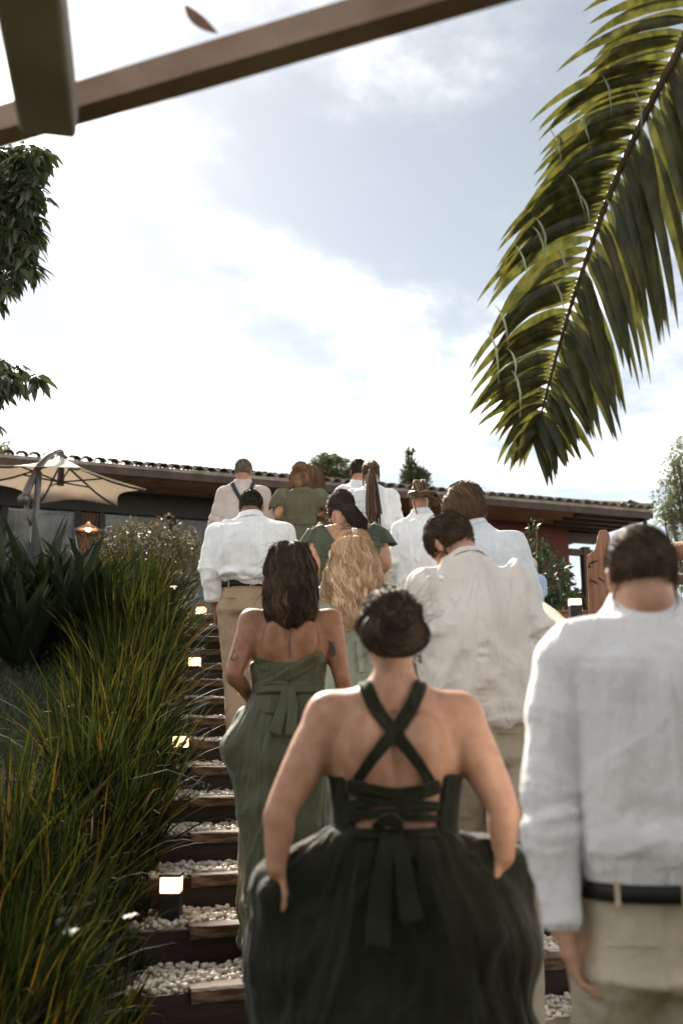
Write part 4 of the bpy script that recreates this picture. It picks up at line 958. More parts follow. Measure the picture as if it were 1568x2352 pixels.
# ---- hair strands that follow the hair volume
def strands(S, root, flow, Ln, seg, wd, r, lift=.002, wave=0, wf=40, spread=0, stick=1, ret=False):
    n = len(root); p = root.copy(); g = S.grad(p); Ls = (Ln*r.uniform(.7, 1.15, n))/seg; ph = r.uniform(0, 6.28, n); off = r.normal(0, 1, n)
    pts = [p.copy()]; d = None
    for q in range(seg):
        f = flow(p, q/seg); f = f+rdir(n, r)*spread
        g = S.grad(p); dist = S.sample(p)
        f = f-g*np.minimum((f*g).sum(1), 0)[:, None]*stick if stick < 1 else f-g*((f*g).sum(1))[:, None]
        f /= np.linalg.norm(f, axis=1)[:, None]+1e-9
        d = f if d is None else d*.45+f*.55
        p = p+d*Ls[:, None]
        if stick: p = p+g*np.clip(lift*(1+.7*off)-dist, -.012, .012)[:, None]*.6
        pts.append(p.copy())
    C = np.stack(pts, 1)
    if wave:
        t = np.linspace(0, 1, seg+1); lat = np.cross(C[:, -1]-C[:, 0], g); lat /= np.linalg.norm(lat, axis=1)[:, None]+1e-9
        clumpph = (vn(root*8, 77)*14); am = wave*np.minimum(t*2.5, 1)[None]*np.sin(wf*C[:, :, 2]+clumpph[:, None]+ph[:, None]*.10)
        C = C+lat[:, None, :]*am[:, :, None]+g[:, None, :]*(wave*.5*np.minimum(t*2.5, 1)[None]*np.cos(wf*C[:, :, 2]+clumpph[:, None]))[:, :, None]
    if ret: return C
    T = np.gradient(C, axis=1); T /= np.linalg.norm(T, axis=2)[:, :, None]+1e-9
    view = C-np.array([0, 0, CAMZ]); side = np.cross(T, view+r.normal(0, .8, (n, 1, 3))); side /= np.linalg.norm(side, axis=2)[:, :, None]+1e-9
    t = np.linspace(0, 1, seg+1); w_ = wd*.5*r.uniform(.6, 1.4, n)[:, None]*np.clip(1.15-t**2.2, .12, 1)[None]
    V = np.stack([C-side*w_[:, :, None], C+side*w_[:, :, None]], 2).reshape(n, -1, 3); b = np.arange(seg)*2; f = np.stack([b, b+1, b+3, b+2], 1)
    Fc = (f[None]+(np.arange(n)*(seg+1)*2)[:, None, None]).reshape(-1, 4)
    tone = np.clip((vn(root*32, 5)-.5)*1.3+.42+r.random(n)*.35-.12, 0, 1)
    return V.reshape(-1, 3), Fc, np.repeat(tone, (seg+1)*2)
def lock_mesh(C, rad, r):
    """tapered, slightly flattened locks of hair along the centre lines C (n, m, 3)"""
    n, m, _ = C.shape; T = np.gradient(C, axis=1); T /= np.linalg.norm(T, axis=2)[:, :, None]+1e-9
    view = C-np.array([0, 0, CAMZ]); A = np.cross(T, view); A /= np.linalg.norm(A, axis=2)[:, :, None]+1e-9; B = np.cross(T, A); t = np.linspace(0, 1, m)
    w_ = rad*r.uniform(.6, 1.3, n)[:, None]*np.clip(np.minimum(.35+t*2.2, (1-t)*2.2+.06), 0, 1)[None]; K = 7; V = np.zeros((n, m, K, 3))
    for k in range(K): a = 2*math.pi*k/K; V[:, :, k] = C+A*(w_*math.cos(a))[:, :, None]+B*(w_*.45*math.sin(a))[:, :, None]
    i, k = np.meshgrid(np.arange(m-1), np.arange(K), indexing='ij'); f = np.stack([i*K+k, i*K+(k+1) % K, (i+1)*K+(k+1) % K, (i+1)*K+k], -1).reshape(-1, 4)
    return V.reshape(-1, 3), (f[None]+(np.arange(n)*m*K)[:, None, None]).reshape(-1, 4), np.repeat(np.clip(r.normal(.5, .28, n), 0, 1), m*K)
def pick_roots(V, Fc, n, r, test=None):
    c = V[Fc].mean(1)
    if test is not None: c = c[test(c)]
    if len(c) == 0: return np.zeros((0, 3))
    return c[r.integers(0, len(c), n)]+r.normal(0, .002, (n, 3))

# ---- head
def headframe(yaw, pitch, roll=0):
    y, p, ro = map(math.radians, (yaw, pitch, roll))      # yaw>0 turns right, pitch>0 looks down, roll>0 tips right
    Rz = np.array([[math.cos(y), math.sin(y), 0], [-math.sin(y), math.cos(y), 0], [0, 0, 1]])
    Rx = np.array([[1, 0, 0], [0, math.cos(p), math.sin(p)], [0, -math.sin(p), math.cos(p)]])
    Ry = np.array([[math.cos(ro), 0, math.sin(ro)], [0, 1, 0], [-math.sin(ro), 0, math.cos(ro)]])
    return Rz@Rx@Ry                       # columns: right, forward, up
def add_head(S, c, H, s, jaw=1.0):
    R = H.T; g = lambda x, y, z: c+H@(np.array([x, y, z])*s)
    S.el(g(0, -.012, .030), np.array([.074, .096, .088])*s, R, .02)
    S.el(g(0, .012, -.020), np.array([.068, .078, .075])*s, R, .03)
    S.el(g(0, .035, -.065), np.array([.052*jaw, .055, .052])*s, R, .03)
    S.el(g(0, .072, -.095), np.array([.022, .020, .018])*s, R, .02)
    S.rc(g(0, .092, .012), g(0, .112, -.026), .008*s, .013*s, .012)        # nose
    S.el(g(0, .088, -.055), np.array([.024, .012, .009])*s, R, .008)       # lips
    S.el(g(0, .082, .030), np.array([.05, .016, .012])*s, R, .012)         # brow
    for sx in (-1, 1):
        S.el(g(sx*.030, .086, .008), np.array([.013, .008, .008])*s, R, .006)
        S.el(g(sx*.079, -.008, -.008), np.array([.009, .018, .030])*s, R, .006)
        S.el(g(sx*.084, -.016, .004), np.array([.007, .013, .020])*s, R, .006)
        S.el(g(sx*.088, -.006, -.006), np.array([.006, .008, .014])*s, R, .003, -1)
def add_hand(S, wr, d, thumb, s=1.0, curl=.45, k=.005, side=1):
    d = nrm(d); th = nrm(np.asarray(thumb, float)-d*np.dot(thumb, d)); pn = np.cross(d, th)*side     # pn: palm side
    pw = .040*s; S.ec(wr, wr+d*.055*s, (.028*s, .021*s), (.038*s, .015*s), th, .012); S.ec(wr+d*.05*s, wr+d*.088*s, (.038*s, .015*s), (.040*s, .012*s), th, .008)
    for q, (o, ln, r_) in enumerate(((.030, .074, .0088), (.010, .082, .0092), (-.010, .076, .0088), (-.029, .060, .0078))):
        p = wr+d*(.085+(.006 if q in (1, 2) else 0))*s+th*o*s; dd = d+th*o*1.2; a = curl*(1+.18*q)
        for j, fr_ in enumerate((.45, .30, .25)):
            ang = a*(.6+j*.75); v = nrm(dd*math.cos(ang)+pn*math.sin(ang)); p2 = p+v*ln*fr_*s; S.rc(p, p2, r_*s*(1-.08*j), r_*s*(.92-.08*j), k*.6); p = p2
    p = wr+d*.022*s+th*.022*s; v = nrm(d*.62+th*.72+pn*.25); p2 = p+v*.045*s; S.rc(p, p2, .014*s, .011*s, .008)
    v = nrm(d*.85+th*.35+pn*.35); p3 = p2+v*.032*s; S.rc(p2, p3, .0105*s, .0095*s, k); v = nrm(d*.9+pn*.4); S.rc(p3, p3+v*.024*s, .0095*s, .008*s, k)

GROUPS = 'wedding guests climbing the stairs'
def mpx(px, z): return px*z*1.023/F
class Fig:
    def __init__(s, label, z, seed, group=GROUPS):
        s.z = z; s.S = SD(); s.r = np.random.default_rng(seed); s.seed = seed; s.t = empty('person', label, 'person', group); s.h = .0085 if z > 6 else (.0075 if z > 3.6 else .0065)
        s.keep = []
    def P(s, px, py, dy=0.): return W(px, py, s.z+dy)
    def m(s, px): return mpx(px, s.z)
    def head(s, px, py, wpx, yaw=0, pitch=10, roll=0, dy=0., neck=None, neck_r=.056, nbase=None, jaw=1.0):
        s.hc = s.P(px, py, dy); s.hs = s.m(wpx)/.158; s.H = headframe(yaw, pitch, roll); add_head(s.S, s.hc, s.H, s.hs, jaw)
        s.nb = s.P(*nbase) ; up_ = s.hc+s.H@(np.array([0, -.028, -.055])*s.hs); s.nr = neck_r
        s.S.rc(s.nb, up_, neck_r*1.06, neck_r*.97, .025); s.ntop = up_
        return s
    def torso(s, rows, body=1.0, yaw=0, k=.03, sq=1):
        """rows (px, py, half width px, half depth m, dy), from the upper chest down"""
        s.lat = nrm(headframe(yaw, 0)@np.array([1., 0, 0])); s.rows = rows
        s.C = [s.P(r_[0], r_[1], r_[4]) for r_ in rows]; s.Wd = [(s.m(r_[2]), r_[3]) for r_ in rows]
        s.S.rings(s.C, [(max(.05, a-(.038 if body < 1 else 0)), max(.04, b-(.034 if body < 1 else 0))) for a, b in s.Wd], s.lat, k); s.S.rc(s.nb, s.C[0], s.nr*1.05, .07, .03)
        return s
    def arms(s, L_=None, R_=None, rad=(.052, .042, .038, .026), hand=None, trap=.05):
        s.arm = []
        for side, A in ((-1, L_), (1, R_)):
            if A is None: continue
            sh, el_, wr = [s.P(*a) for a in A[:3]]; s.arm.append((side, sh, el_, wr))
            S = s.S; ra = rad
            S.rc(s.nb-UP*.02, sh, trap, ra[0]*1.0, .05); S.chain([sh, sh*.55+el_*.45, el_, el_*.65+wr*.35, wr], [ra[0]*1.0, ra[0]*.95, ra[1], ra[2]*1.05, ra[3]], .03)
            if len(A) > 3:
                tip = s.P(*A[3]); ho = A[4] if len(A) > 4 else {}; th = ho.get('thumb', (0, 1, 0)); add_hand(S, wr, tip-wr, th, ho.get('s', 1.0), ho.get('curl', .45), side=ho.get('side', 1))
        return s
    def legs(s, hipz=None, dx=.10, feet=None, shoe='shoed', radii=(.085, .058, .042), knees=None):
        b = s.C[-1]; s.leg = []
        for q, sx in enumerate((-1, 1)):
            hp_ = b+s.lat*sx*dx
            if feet and feet[q] is not None: ft = np.asarray(feet[q], float)
            else:
                fx, fy = b[0]+sx*dx*.95, s.z+(.05 if sx > 0 else .30); ft = np.array([fx, fy, 0.])
            ft[2] = float(steph(ft[0], ft[1]+.0)) if not feet or feet[q] is None else ft[2]
            ank = ft+np.array([0, 0, .085]); kn = (hp_+ank)/2+np.array([0, .07, .02])
            if knees and knees[q] is not None: kn = np.asarray(knees[q])
            s.leg.append((hp_, kn, ank)); s.S.rc(hp_, kn, radii[0], radii[1], .03); s.S.rc(kn, kn*.6+ank*.4, radii[1], radii[1]*.98, .02); s.S.rc(kn*.6+ank*.4, ank, radii[1]*.98, radii[2], .02); s.S.rc(ank, ft+np.array([0, .12, .035]), .04, .03, .02)
            sh_ = SD(); sh_.ec(ft+np.array([0, -.05, .045]), ft+np.array([0, .08, .04]), (.042, .045), (.048, .035), (1, 0, 0), .02); sh_.ec(ft+np.array([0, .08, .04]), ft+np.array([0, .19, .03]), (.048, .035), (.036, .026), (1, 0, 0), .02); sh_.rc(ft+np.array([0, -.02, .05]), ank+UP*.02, .045, .042, .02)
            sh_.build(.010).cut(ft+UP*.004, (0, 0, -1)); sdobj('shoe', sh_, shoe, s.t)
        return s
    def finish(s, skin, spine=True):
        S = s.S.build(s.h); nb, C = s.nb, s.C
        def disp(V):
            r_ = np.zeros(len(V)); dd, t = near_seg(V, nb-UP*.03, C[-2] if len(C) > 2 else C[-1]); 
            back = np.exp(-((V-(nb+(C[-1]-nb)*t[:, None]))@s.lat/.013)**2)*np.clip((s.z-V[:, 1])*30+1.5, 0, 1)
            m_ = (t > .08) & (t < .97); r_ -= np.where(m_, back*.008, 0)
            r_ += (fbm(V*22, s.seed, 2)-.5)*.0016
            return r_
        o = sdobj('body', S, skin, s.t, disp if spine else None, 2); s.body = S; return s
    # ---- clothing
    def shirt(s, mt, hem=None, sleeves=(1., 1.), srad=(.068, .062, .055, .050), infl=0.0, amp=1.0, cuff='wrist', yoke=None, pleat=False, rows=None, gather=False, vert=1.0, bunch=1.0, trap=.062):
        S = SD(); C = [s.P(r_[0], r_[1], r_[4]) for r_ in (rows or s.rows)]; Wd = [(s.m(r_[2]), r_[3]) for r_ in (rows or s.rows)]
        S.rings(C, Wd, s.lat, .035, .35); S.rc(s.nb, C[0], s.nr+.018, .085, .04); ends = []
        for (side, sh, el_, wr), fr_ in zip(s.arm, sleeves):
            S.rc(s.nb-UP*.025, sh, trap, srad[0]*.95, .06); S.rc(sh, el_, srad[0], srad[1], .012)
            if fr_ > 0:
                e_ = el_+(wr-el_)*fr_; S.rc(el_, e_, srad[1], srad[2]+(srad[3]-srad[2])*fr_, .010); ends.append((e_, nrm(wr-el_), srad[2]+(srad[3]-srad[2])*fr_, side))
        S.build(s.h)
        for e_, d, r_, side in ends:     # open the sleeve end flat
            ax = [S.o[j]+S.h*np.arange(S.n[j]) for j in range(3)]; G = np.stack(np.meshgrid(*ax, indexing='ij'), -1)-e_; al = G@d; rad_ = np.linalg.norm(G-al[..., None]*d, axis=-1); S.D = np.where((al > -.02) & (rad_ < r_+.04) & (al < .12), np.maximum(S.D, al), S.D)
        top, bot = C[0], C[-1]; sd = s.seed*13; ax_t = nrm(bot-top); Ltor = np.linalg.norm(bot-top)
        def disp(V):
            tt_ = np.clip(((V-top)@ax_t)/Ltor, -.2, 1.1); lat_ = (V-top)@s.lat; q = np.zeros(len(V))
            arm_w = np.zeros(len(V)); fold = np.zeros(len(V))
            for (side, sh, el_, wr) in s.arm:
                d1, t1 = near_seg(V, sh, el_); d2, t2 = near_seg(V, el_, wr); ind = np.minimum(d1, d2); aw = np.clip((srad[0]*1.35-ind)/.03, 0, 1); tor = np.abs(lat_) < (Wd[1][0]*.80); aw = aw*(~tor | (tt_ > 1.0)); arm_w = np.maximum(arm_w, aw)
                axu = nrm(el_-sh); axf = nrm(wr-el_); eb = np.exp(-((np.linalg.norm(V-el_, axis=1))/.12)**2)
                upf = np.where(d1 < d2, np.clip(t1*3.5-.25, .0, 1), 1); cr = drape(V, sd+7+side, axu, 13, 3.0, .0055, 1.4)*(d1 < d2)+drape(V, sd+9+side, axf, 15, 3.5, .0065, 1.4)*(d2 <= d1)
                lg = drape(V, sd+11+side, axu, 2.0, 12, .006); fold = np.where(aw > 0, (cr*(.55+1.0*eb)+lg*.6)*upf, fold)
            v1 = drape(V, sd, ax_t, 1.5, 10, .0085*vert)*np.clip(1.15-tt_*.55, .4, 1.1)
            diag = drape(V, sd+3, nrm(ax_t+s.lat*.9*np.sign(1)), 3, 9, .005)*(lat_ > 0)+drape(V, sd+4, nrm(ax_t-s.lat*.9), 3, 9, .005)*(lat_ <= 0)
            low = drape(V, sd+5, ax_t, 12, 4, .0080*bunch, 1.5)*np.clip((tt_-.62)*3.2, 0, 1.2)
            tors = v1+diag*.8+low+crumple(V, sd+6, 7, .0030)+(fbm(V*6, sd+8, 2)-.5)*.012
            tors += .010*bunch*np.exp(-((tt_-.90)/.07)**2)
            yk = np.clip((tt_-.02)*12, .18, 1) if yoke else 1.0
            tors = tors*yk
            if yoke: tors += .0035*np.exp(-((tt_-yoke)/.012)**2)*0-.004*np.exp(-((tt_-yoke-.02)/.010)**2)
            if pleat: bx = np.abs(lat_); tors += (.0055*np.exp(-((bx-.014)/.005)**2)-.004*np.exp(-(bx/.006)**2))*np.clip(1.15-tt_*1.7, 0, 1)*(tt_ > .02)
            if gather: tors += np.exp(-(np.abs(lat_-.01)/.022)**2)*(ridge(vn(np.stack([tt_*34, lat_*9, lat_*0], 1), 3))-.4)*.011*(tt_ > .1)
            nk = np.clip((np.linalg.norm(V-s.nb, axis=1)-.06)/.16, .12, 1); return np.clip((tors*(1-arm_w)*nk+fold*arm_w*nk)*amp, -.015, .028)+.003
        s.shirt_S = S; sdobj('shirt', S, mt, s.t, disp, 2)
        # cuffs
        for e_, d, r_, side in ends:
            mb = MB(); n_ = 22; A_ = nrm(np.cross(d, [0.3, 1, .2])); B_ = np.cross(d, A_); V = []; rr = r_*.82
            prof = [(.004, rr*.92), (.0, rr*.98), (-.012, rr*1.02), (-.055, rr*1.03), (-.060, rr*.95)] if cuff == 'wrist' else [(.014, rr*.94), (.012, rr*1.12), (-.012, rr*1.22), (-.040, rr*1.18), (-.046, rr*1.0)]
            for (a, r2) in prof:
                for j in range(n_): an = 2*math.pi*j/n_; wv = 1+.05*(vn(np.array([[math.cos(an)*1.5, math.sin(an)*1.5, a*30+side+s.seed]]), 2)[0]-.5)*2; V.append(e_+d*a+(A_*math.cos(an)+B_*math.sin(an))*r2*wv)
            mb.add(V, [(i*n_+j, i*n_+(j+1) % n_, (i+1)*n_+(j+1) % n_, (i+1)*n_+j) for i in range(len(prof)-1) for j in range(n_)]); o = obj('cuff', mb.mesh('cuff', True), MT[mt], s.t); sm = o.modifiers.new('s', 'SOLIDIFY'); sm.thickness = .003; o.modifiers.new('b', 'SUBSURF').levels = 1
        return s
    def collar(s, mt, ht=.038, open_=.012):
        ax_ = nrm(s.ntop-s.nb); c = s.nb+ax_*.030; A_ = nrm(s.lat-ax_*s.lat.dot(ax_)); B_ = np.cross(ax_, A_); n_ = 36; V = []
        r0 = s.nr+open_; prof = [(-.012, r0+.006), (.005, r0+.001), (ht, r0-.002), (ht+.004, r0+.003), (ht-.010, r0+.009), (-.004, r0+.019)]
        for (a, r_) in prof:
            for j in range(n_): an = 2*math.pi*j/n_; ft = math.sin(an); V.append(c+ax_*(a-.018*max(ft, 0)*(1))+(A_*math.cos(an)+B_*math.sin(an)*1.06)*r_)
        mb = MB(); mb.add(V, [(i*n_+j, i*n_+(j+1) % n_, (i+1)*n_+(j+1) % n_, (i+1)*n_+j) for i in range(len(prof)-1) for j in range(n_)]); o = obj('collar', mb.mesh('collar', True), MT[mt], s.t)
        o.modifiers.new('s', 'SOLIDIFY').thickness = .0025; o.modifiers.new('b', 'SUBSURF').levels = 1
        return s
    def pants(s, mt, rows=None, lrad=(.105, .080, .068), belt=None, crot=None, dxo=0, pocket=True):
        S = SD(); rows = rows or s.rows[-2:]; C = [s.P(r_[0], r_[1], r_[4]) for r_ in rows]; Wd = [(s.m(r_[2]), r_[3]) for r_ in rows]; S.rings(C, Wd, s.lat, .03, .3)
        for q, (hp_, kn, ank) in enumerate(s.leg):
            sx = -1 if q == 0 else 1; top = C[-1]+s.lat*sx*(Wd[-1][0]-lrad[0]*.93)
            S.rc(top, kn, lrad[0], lrad[1], .035); S.rc(kn, ank+UP*.03, lrad[1], lrad[2], .03)
        S.build(s.h+.001).cut(C[0]+UP*.0, (0, 0, 1)); sd = s.seed*7
        def disp(V):
            f = np.zeros(len(V))
            for (hp_, kn, ank) in s.leg:
                d1, t1 = near_seg(V, hp_, kn); d2, t2 = near_seg(V, kn, ank); kb = np.exp(-(np.linalg.norm(V-kn, axis=1)/.13)**2); lo_ = np.clip((t2-.45)*2, 0, 1)*(d2 < .13)
                f += drape(V, sd, nrm(ank-kn), 14, 3, .009)*(kb+.9*lo_)
            hipc = np.exp(-(np.abs(V[:, 2]-C[-1][2]+.04)/.10)**2); f += drape(V, sd+2, UP, 12, 3, .005)*hipc
            return f+drape(V, sd+1, UP, 1.5, 7, .007)+.002-.006*np.exp(-((V-C[-1])@s.lat/.008)**2)*(V[:, 1] < s.z)*(V[:, 2] > C[-1][2]-.1)
        sdobj('trousers', S, mt, s.t, disp, 2)
        if belt:
            bw = .038; n_ = 48; a0 = nrm(C[-1]-C[0]); c = C[0]-UP*(-.006); V = []
            for (zz, g) in ((.0, .002), (.0, .006), (bw, .006), (bw, .002)):
                for j in range(n_):
                    an = 2*math.pi*j/n_; V.append(c+UP*(zz-bw*.6)+s.lat*math.copysign(abs(math.cos(an))**(2/2.3), math.cos(an))*(Wd[0][0]+g+.004)+np.cross(UP, s.lat)*math.copysign(abs(math.sin(an))**(2/2.3), math.sin(an))*(Wd[0][1]+g+.004))
            mb = MB(); mb.add(V, [(i*n_+j, i*n_+(j+1) % n_, (i+1)*n_+(j+1) % n_, (i+1)*n_+j) for i in range(3) for j in range(n_)]); obj('belt', mb.mesh('belt', True), MT[belt], s.t)
            for an in (-2.2, -1.45, -.8):
                p = c+s.lat*math.copysign(abs(math.cos(an))**(2/2.3), math.cos(an))*(Wd[0][0]+.012)+np.cross(UP, s.lat)*math.copysign(abs(math.sin(an))**(2/2.3), math.sin(an))*(Wd[0][1]+.012); tn = nrm(np.cross(UP, p-c))
                mb = MB(); mb.box(p-UP*.004, tn, UP, nrm(np.cross(tn, UP)), .006, .027, .0025); bevel(obj('belt_loop', mb.mesh('belt_loop'), MT[mt], s.t), .002)
        if pocket:
            for sx in (-1, 1):
                c = C[0]*.42+C[-1]*.58+s.lat*sx*Wd[-1][0]*.5; b_ = -np.cross(UP, s.lat)*(Wd[-1][1]*.93+.006); nn_ = nrm(b_); pts = [c+b_+s.lat*a+UP*(.003*math.cos(a*20)) for a in np.linspace(-.06, .06, 7)]
                mb = MB(); mb.tube(pts, .0028, 5); obj('pocket_welt', mb.mesh('pocket_welt', True), MT[mt], s.t)
        return s
    def skirt(s, mt, rows, amp=.018, fq=13, k=.05, extra=None, name='skirt', s0=0, flat=None, h=None):
        S = SD(); C = [s.P(r_[0], r_[1], r_[4]) for r_ in rows]; Wd = [(s.m(r_[2]), r_[3]) for r_ in rows]; S.rings(C, Wd, s.lat, k, .25)
        if extra: extra(S)
        S.build(h or s.h+.001).cut(C[0]+UP*.004, (0, 0, 1)); S.cut(C[-1]-UP*.004, (0, 0, -1)) ; sd = s.seed*5+s0
        zt, zb = C[0][2], C[-1][2]
        def disp(V):
            t = np.clip((zt-V[:, 2])/(zt-zb), 0, 1); cx = np.interp(-V[:, 2], [-c[2] for c in C], [c[0] for c in C]); cy = np.interp(-V[:, 2], [-c[2] for c in C], [c[1] for c in C])
            th = np.arctan2(V[:, 1]-cy, V[:, 0]-cx)+(fbm(V*1.8, sd, 2)-.5)*(.5+.5*t)
            q = np.stack([np.cos(th)*fq/5, np.sin(th)*fq/5, t*.55], 1); f_ = fbm(q, sd+1, 2)-.5; pl = np.clip(f_*3.6, -1, 1)+.5*(np.exp(-((fbm(q*1.5+3, sd+9, 2)-.5)/.05)**2)-.3)
            fine = (ridge(vn(np.stack([np.cos(th)*fq/1.6, np.sin(th)*fq/1.6, t*1.6], 1), sd+2))-.5)*.30*np.clip(1.2-t*2.2, 0, 1)
            return (pl*(.25+t*1.1)+fine)*amp+(fbm(V*5, sd+3, 2)-.5)*.012+drape(V, sd+4, nrm(UP+s.lat*.7), 2.5, 7, amp*.30)
        sdobj(name, S, mt, s.t, disp, 2); return s
    def ribbon(s, name, mt, pts, wd, thick=.004, n=24, off=.0, stickto=None, amp=.0):
        """a strap of cloth through pixel points (px, py, dy), laid on the body surface"""
        c = catm([s.P(*p) for p in pts], n)
        T = np.gradient(c, axis=0); T /= np.linalg.norm(T, axis=1)[:, None]; wd = np.interp(np.linspace(0, 1, n), np.linspace(0, 1, len(np.atleast_1d(wd))), np.atleast_1d(wd))
        St = stickto
        if St is not None:
            for _ in range(14):          # march along the view ray to the surface
                d = St.sample(c)-off; v = c-np.array([0, 0, CAMZ]); v /= np.linalg.norm(v, axis=1)[:, None]; c = c+v*np.clip(d, -.03, .03)[:, None]*.9
            Nn = St.grad(c)
        else: Nn = np.repeat(-fwd[None], n, 0)
        Sd = np.cross(T, Nn); Sd /= np.linalg.norm(Sd, axis=1)[:, None]; cols = np.linspace(-1, 1, 7); V = []
        for i in range(n):
            for q in cols:
                p = c[i]+Sd[i]*wd[i]*.5*q; V.append(p)
        V = np.array(V)
        if St is not None:
            Nr = np.repeat(Nn, 7, 0); V = V-Nr*(St.sample(V)-off)[:, None]
            V = V+Nr*(amp*(ridge(vn(np.stack([np.tile(cols, n)*2.6, np.repeat(np.linspace(0, 3, n), 7), np.zeros(n*7)], 1), s.seed))-.4))[:, None]
        Fc = [(i*7+j, i*7+j+1, (i+1)*7+j+1, (i+1)*7+j) for i in range(n-1) for j in range(6)]
        o = obj(name, mesh(name, V, Fc), MT[mt], s.t); sm = o.modifiers.new('s', 'SOLIDIFY'); sm.thickness = thick; sm.offset = 0; return s
    # ---- hair
    def g(s, x, y, z): return s.hc+s.H@(np.array([x, y, z])*s.hs)
    def hv(s, v): return s.H@np.asarray(v, float)
    def cap(s, th=.008, face=.045, low=-.045, cutn=(0, .85, -.15)):
        S = SD(); R = s.H.T; hs = s.hs; S.el(s.g(0, -.012, .032), np.array([.074+th, .096+th, .088+th])*hs, R, .02); S.el(s.g(0, .0, -.015), np.array([.066+th*.5, .075+th*.5, .070])*hs, R, .03); return S
    def cropped(s, mt, th=.010, low=-.055, n=5000, ln=.014, wd=.0022, top=0.0, fade=True, mess=.5):
        S = s.cap(th if not fade else th*.6)
        if top: S.el(s.g(0, .0, .055), np.array([.066, .085, .062+top])*s.hs, s.H.T, .03)
        S.build(.006); S.cut(s.g(0, .055, .0), s.hv((0, 1, -.55))); S.cut(s.g(0, 0, low+(.022 if fade else 0)), s.hv((0, .45, -1)))
        V, Fc = S.nets(); V = smooth(V, Fc, 2); nn = vnorm(V, Fc); V = V+nn*((fbm(V*90, s.seed, 3)-.5)*.006*s.hs)[:, None]
        o = obj('hair', mesh('hair', V, Fc, True, np.clip(vn(V*50, 3)*.5, 0, 1)), MT[mt], s.t); r_ = s.r
        if fade:
            S = s.cap(th*.5); S.build(.006); S.cut(s.g(0, .06, .0), s.hv((0, 1, -.55))); S.cut(s.g(0, 0, low-.045), s.hv((0, .45, -1))); V, Fc = S.nets()
        root = pick_roots(V, Fc, n, r_); fl = s.hv((0, -.5, -.25)); flow = lambda p, t: S.grad(p)*1.0+fl*.7+rdir(len(p), r_)*mess
        # thin towards the nape
        lz = (root-s.hc)@s.H[:, 2]/s.hs; ly = (root-s.hc)@s.H[:, 1]/s.hs; keep = r_.random(len(root)) < np.clip((lz-ly*.45-low+.040)/.055, .0, 1)**1.3 if fade else np.ones(len(root), bool); root = root[keep]
        V2, F2, a = strands(S, root, flow, ln*s.hs, 3, wd, r_, stick=0); tag(obj('hair_strands', mesh('hair_strands', V2, F2, True, a), MT[mt], o), kind='stuff'); return s
    def longhair(s, mt, vol, n=3500, Ln=.5, seg=16, wd=.004, wave=.008, wf=45, flow=None, root_test=None, lift=.006, name='hair', disp=.006, spread=.10, locks=0, lrad=.011):
        """vol: function adding prims to the hair volume"""
        S = SD(); vol(S, s); S.build(.008); V, Fc = S.nets(); V = smooth(V, Fc, 2); nn = vnorm(V, Fc); r_ = s.r
        V = V+nn*((ridge(fbm(axscale(V+(fbm(V*7, 2, 2)-.5)[:, None]*.05, UP, 7, 30), s.seed, 2))-.5)*disp*2)[:, None]
        o = obj(name, mesh(name, V, Fc, True, np.clip(vn(V*40, 3)*.45, 0, 1)), MT[mt], s.t)
        fl = flow or (lambda p, t: np.repeat(-UP[None], len(p), 0)); root = pick_roots(V, Fc, n, r_, root_test)
        fw = strands(S, pick_roots(V, Fc, 160, r_, root_test), lambda p, t: S.grad(p)*.9+fl(p, t)*.8+rdir(len(p), r_)*.8, min(Ln, .11), 6, .0011, r_, stick=0); obj('flyaway_hair', mesh('flyaway', fw[0], fw[1], True, fw[2]), MT[mt], o)['kind'] = 'stuff'
        V2, F2, a = strands(S, root, fl, Ln, seg, wd, r_, lift, wave, wf, spread); tag(obj('hair_strands', mesh('hair_strands', V2, F2, True, a), MT[mt], o), kind='stuff')
        if locks:
            C = strands(S, pick_roots(V, Fc, locks, r_, root_test), fl, Ln, seg+6, wd, r_, .004, wave*1.3, wf, spread*.3, ret=True); V2, F2, a = lock_mesh(C, lrad, r_); tag(obj('hair_locks', mesh('hair_locks', V2, F2, True, a), MT[mt], o), kind='stuff')
        return s
    def dreads(s, mt, lines, rad=.0065, parent=None):
        for pts in lines:
            c = catm(pts, 14); mb = MB(); mb.tube(c, rad*(.85+.3*s.r.random(14))*np.linspace(1.1, .7, 14), 6); me = mb.mesh('dreadlock', True); a = me.attributes.new('v', 'FLOAT', 'POINT'); a.data.foreach_set('value', np.full(len(me.vertices), s.r.random(), np.float32)*1.0); obj('dreadlock', me, MT[mt], s.t)
        return s
    def tattoo(s, strokes, rad=.0016):
        """ink lines lying on the skin: lists of pixel points"""
        mb = MB()
        for pts in strokes:
            c = np.array([s.P(*p) for p in pts])
            for _ in range(14): d = s.body.sample(c)-.0006; v = c-np.array([0, 0, CAMZ]); v /= np.linalg.norm(v, axis=1)[:, None]; c = c+v*np.clip(d, -.03, .03)[:, None]*.9
            mb.tube(c, rad, 4, True)
        obj('tattoo', mb.mesh('tattoo'), MT['ink'], s.t); return s
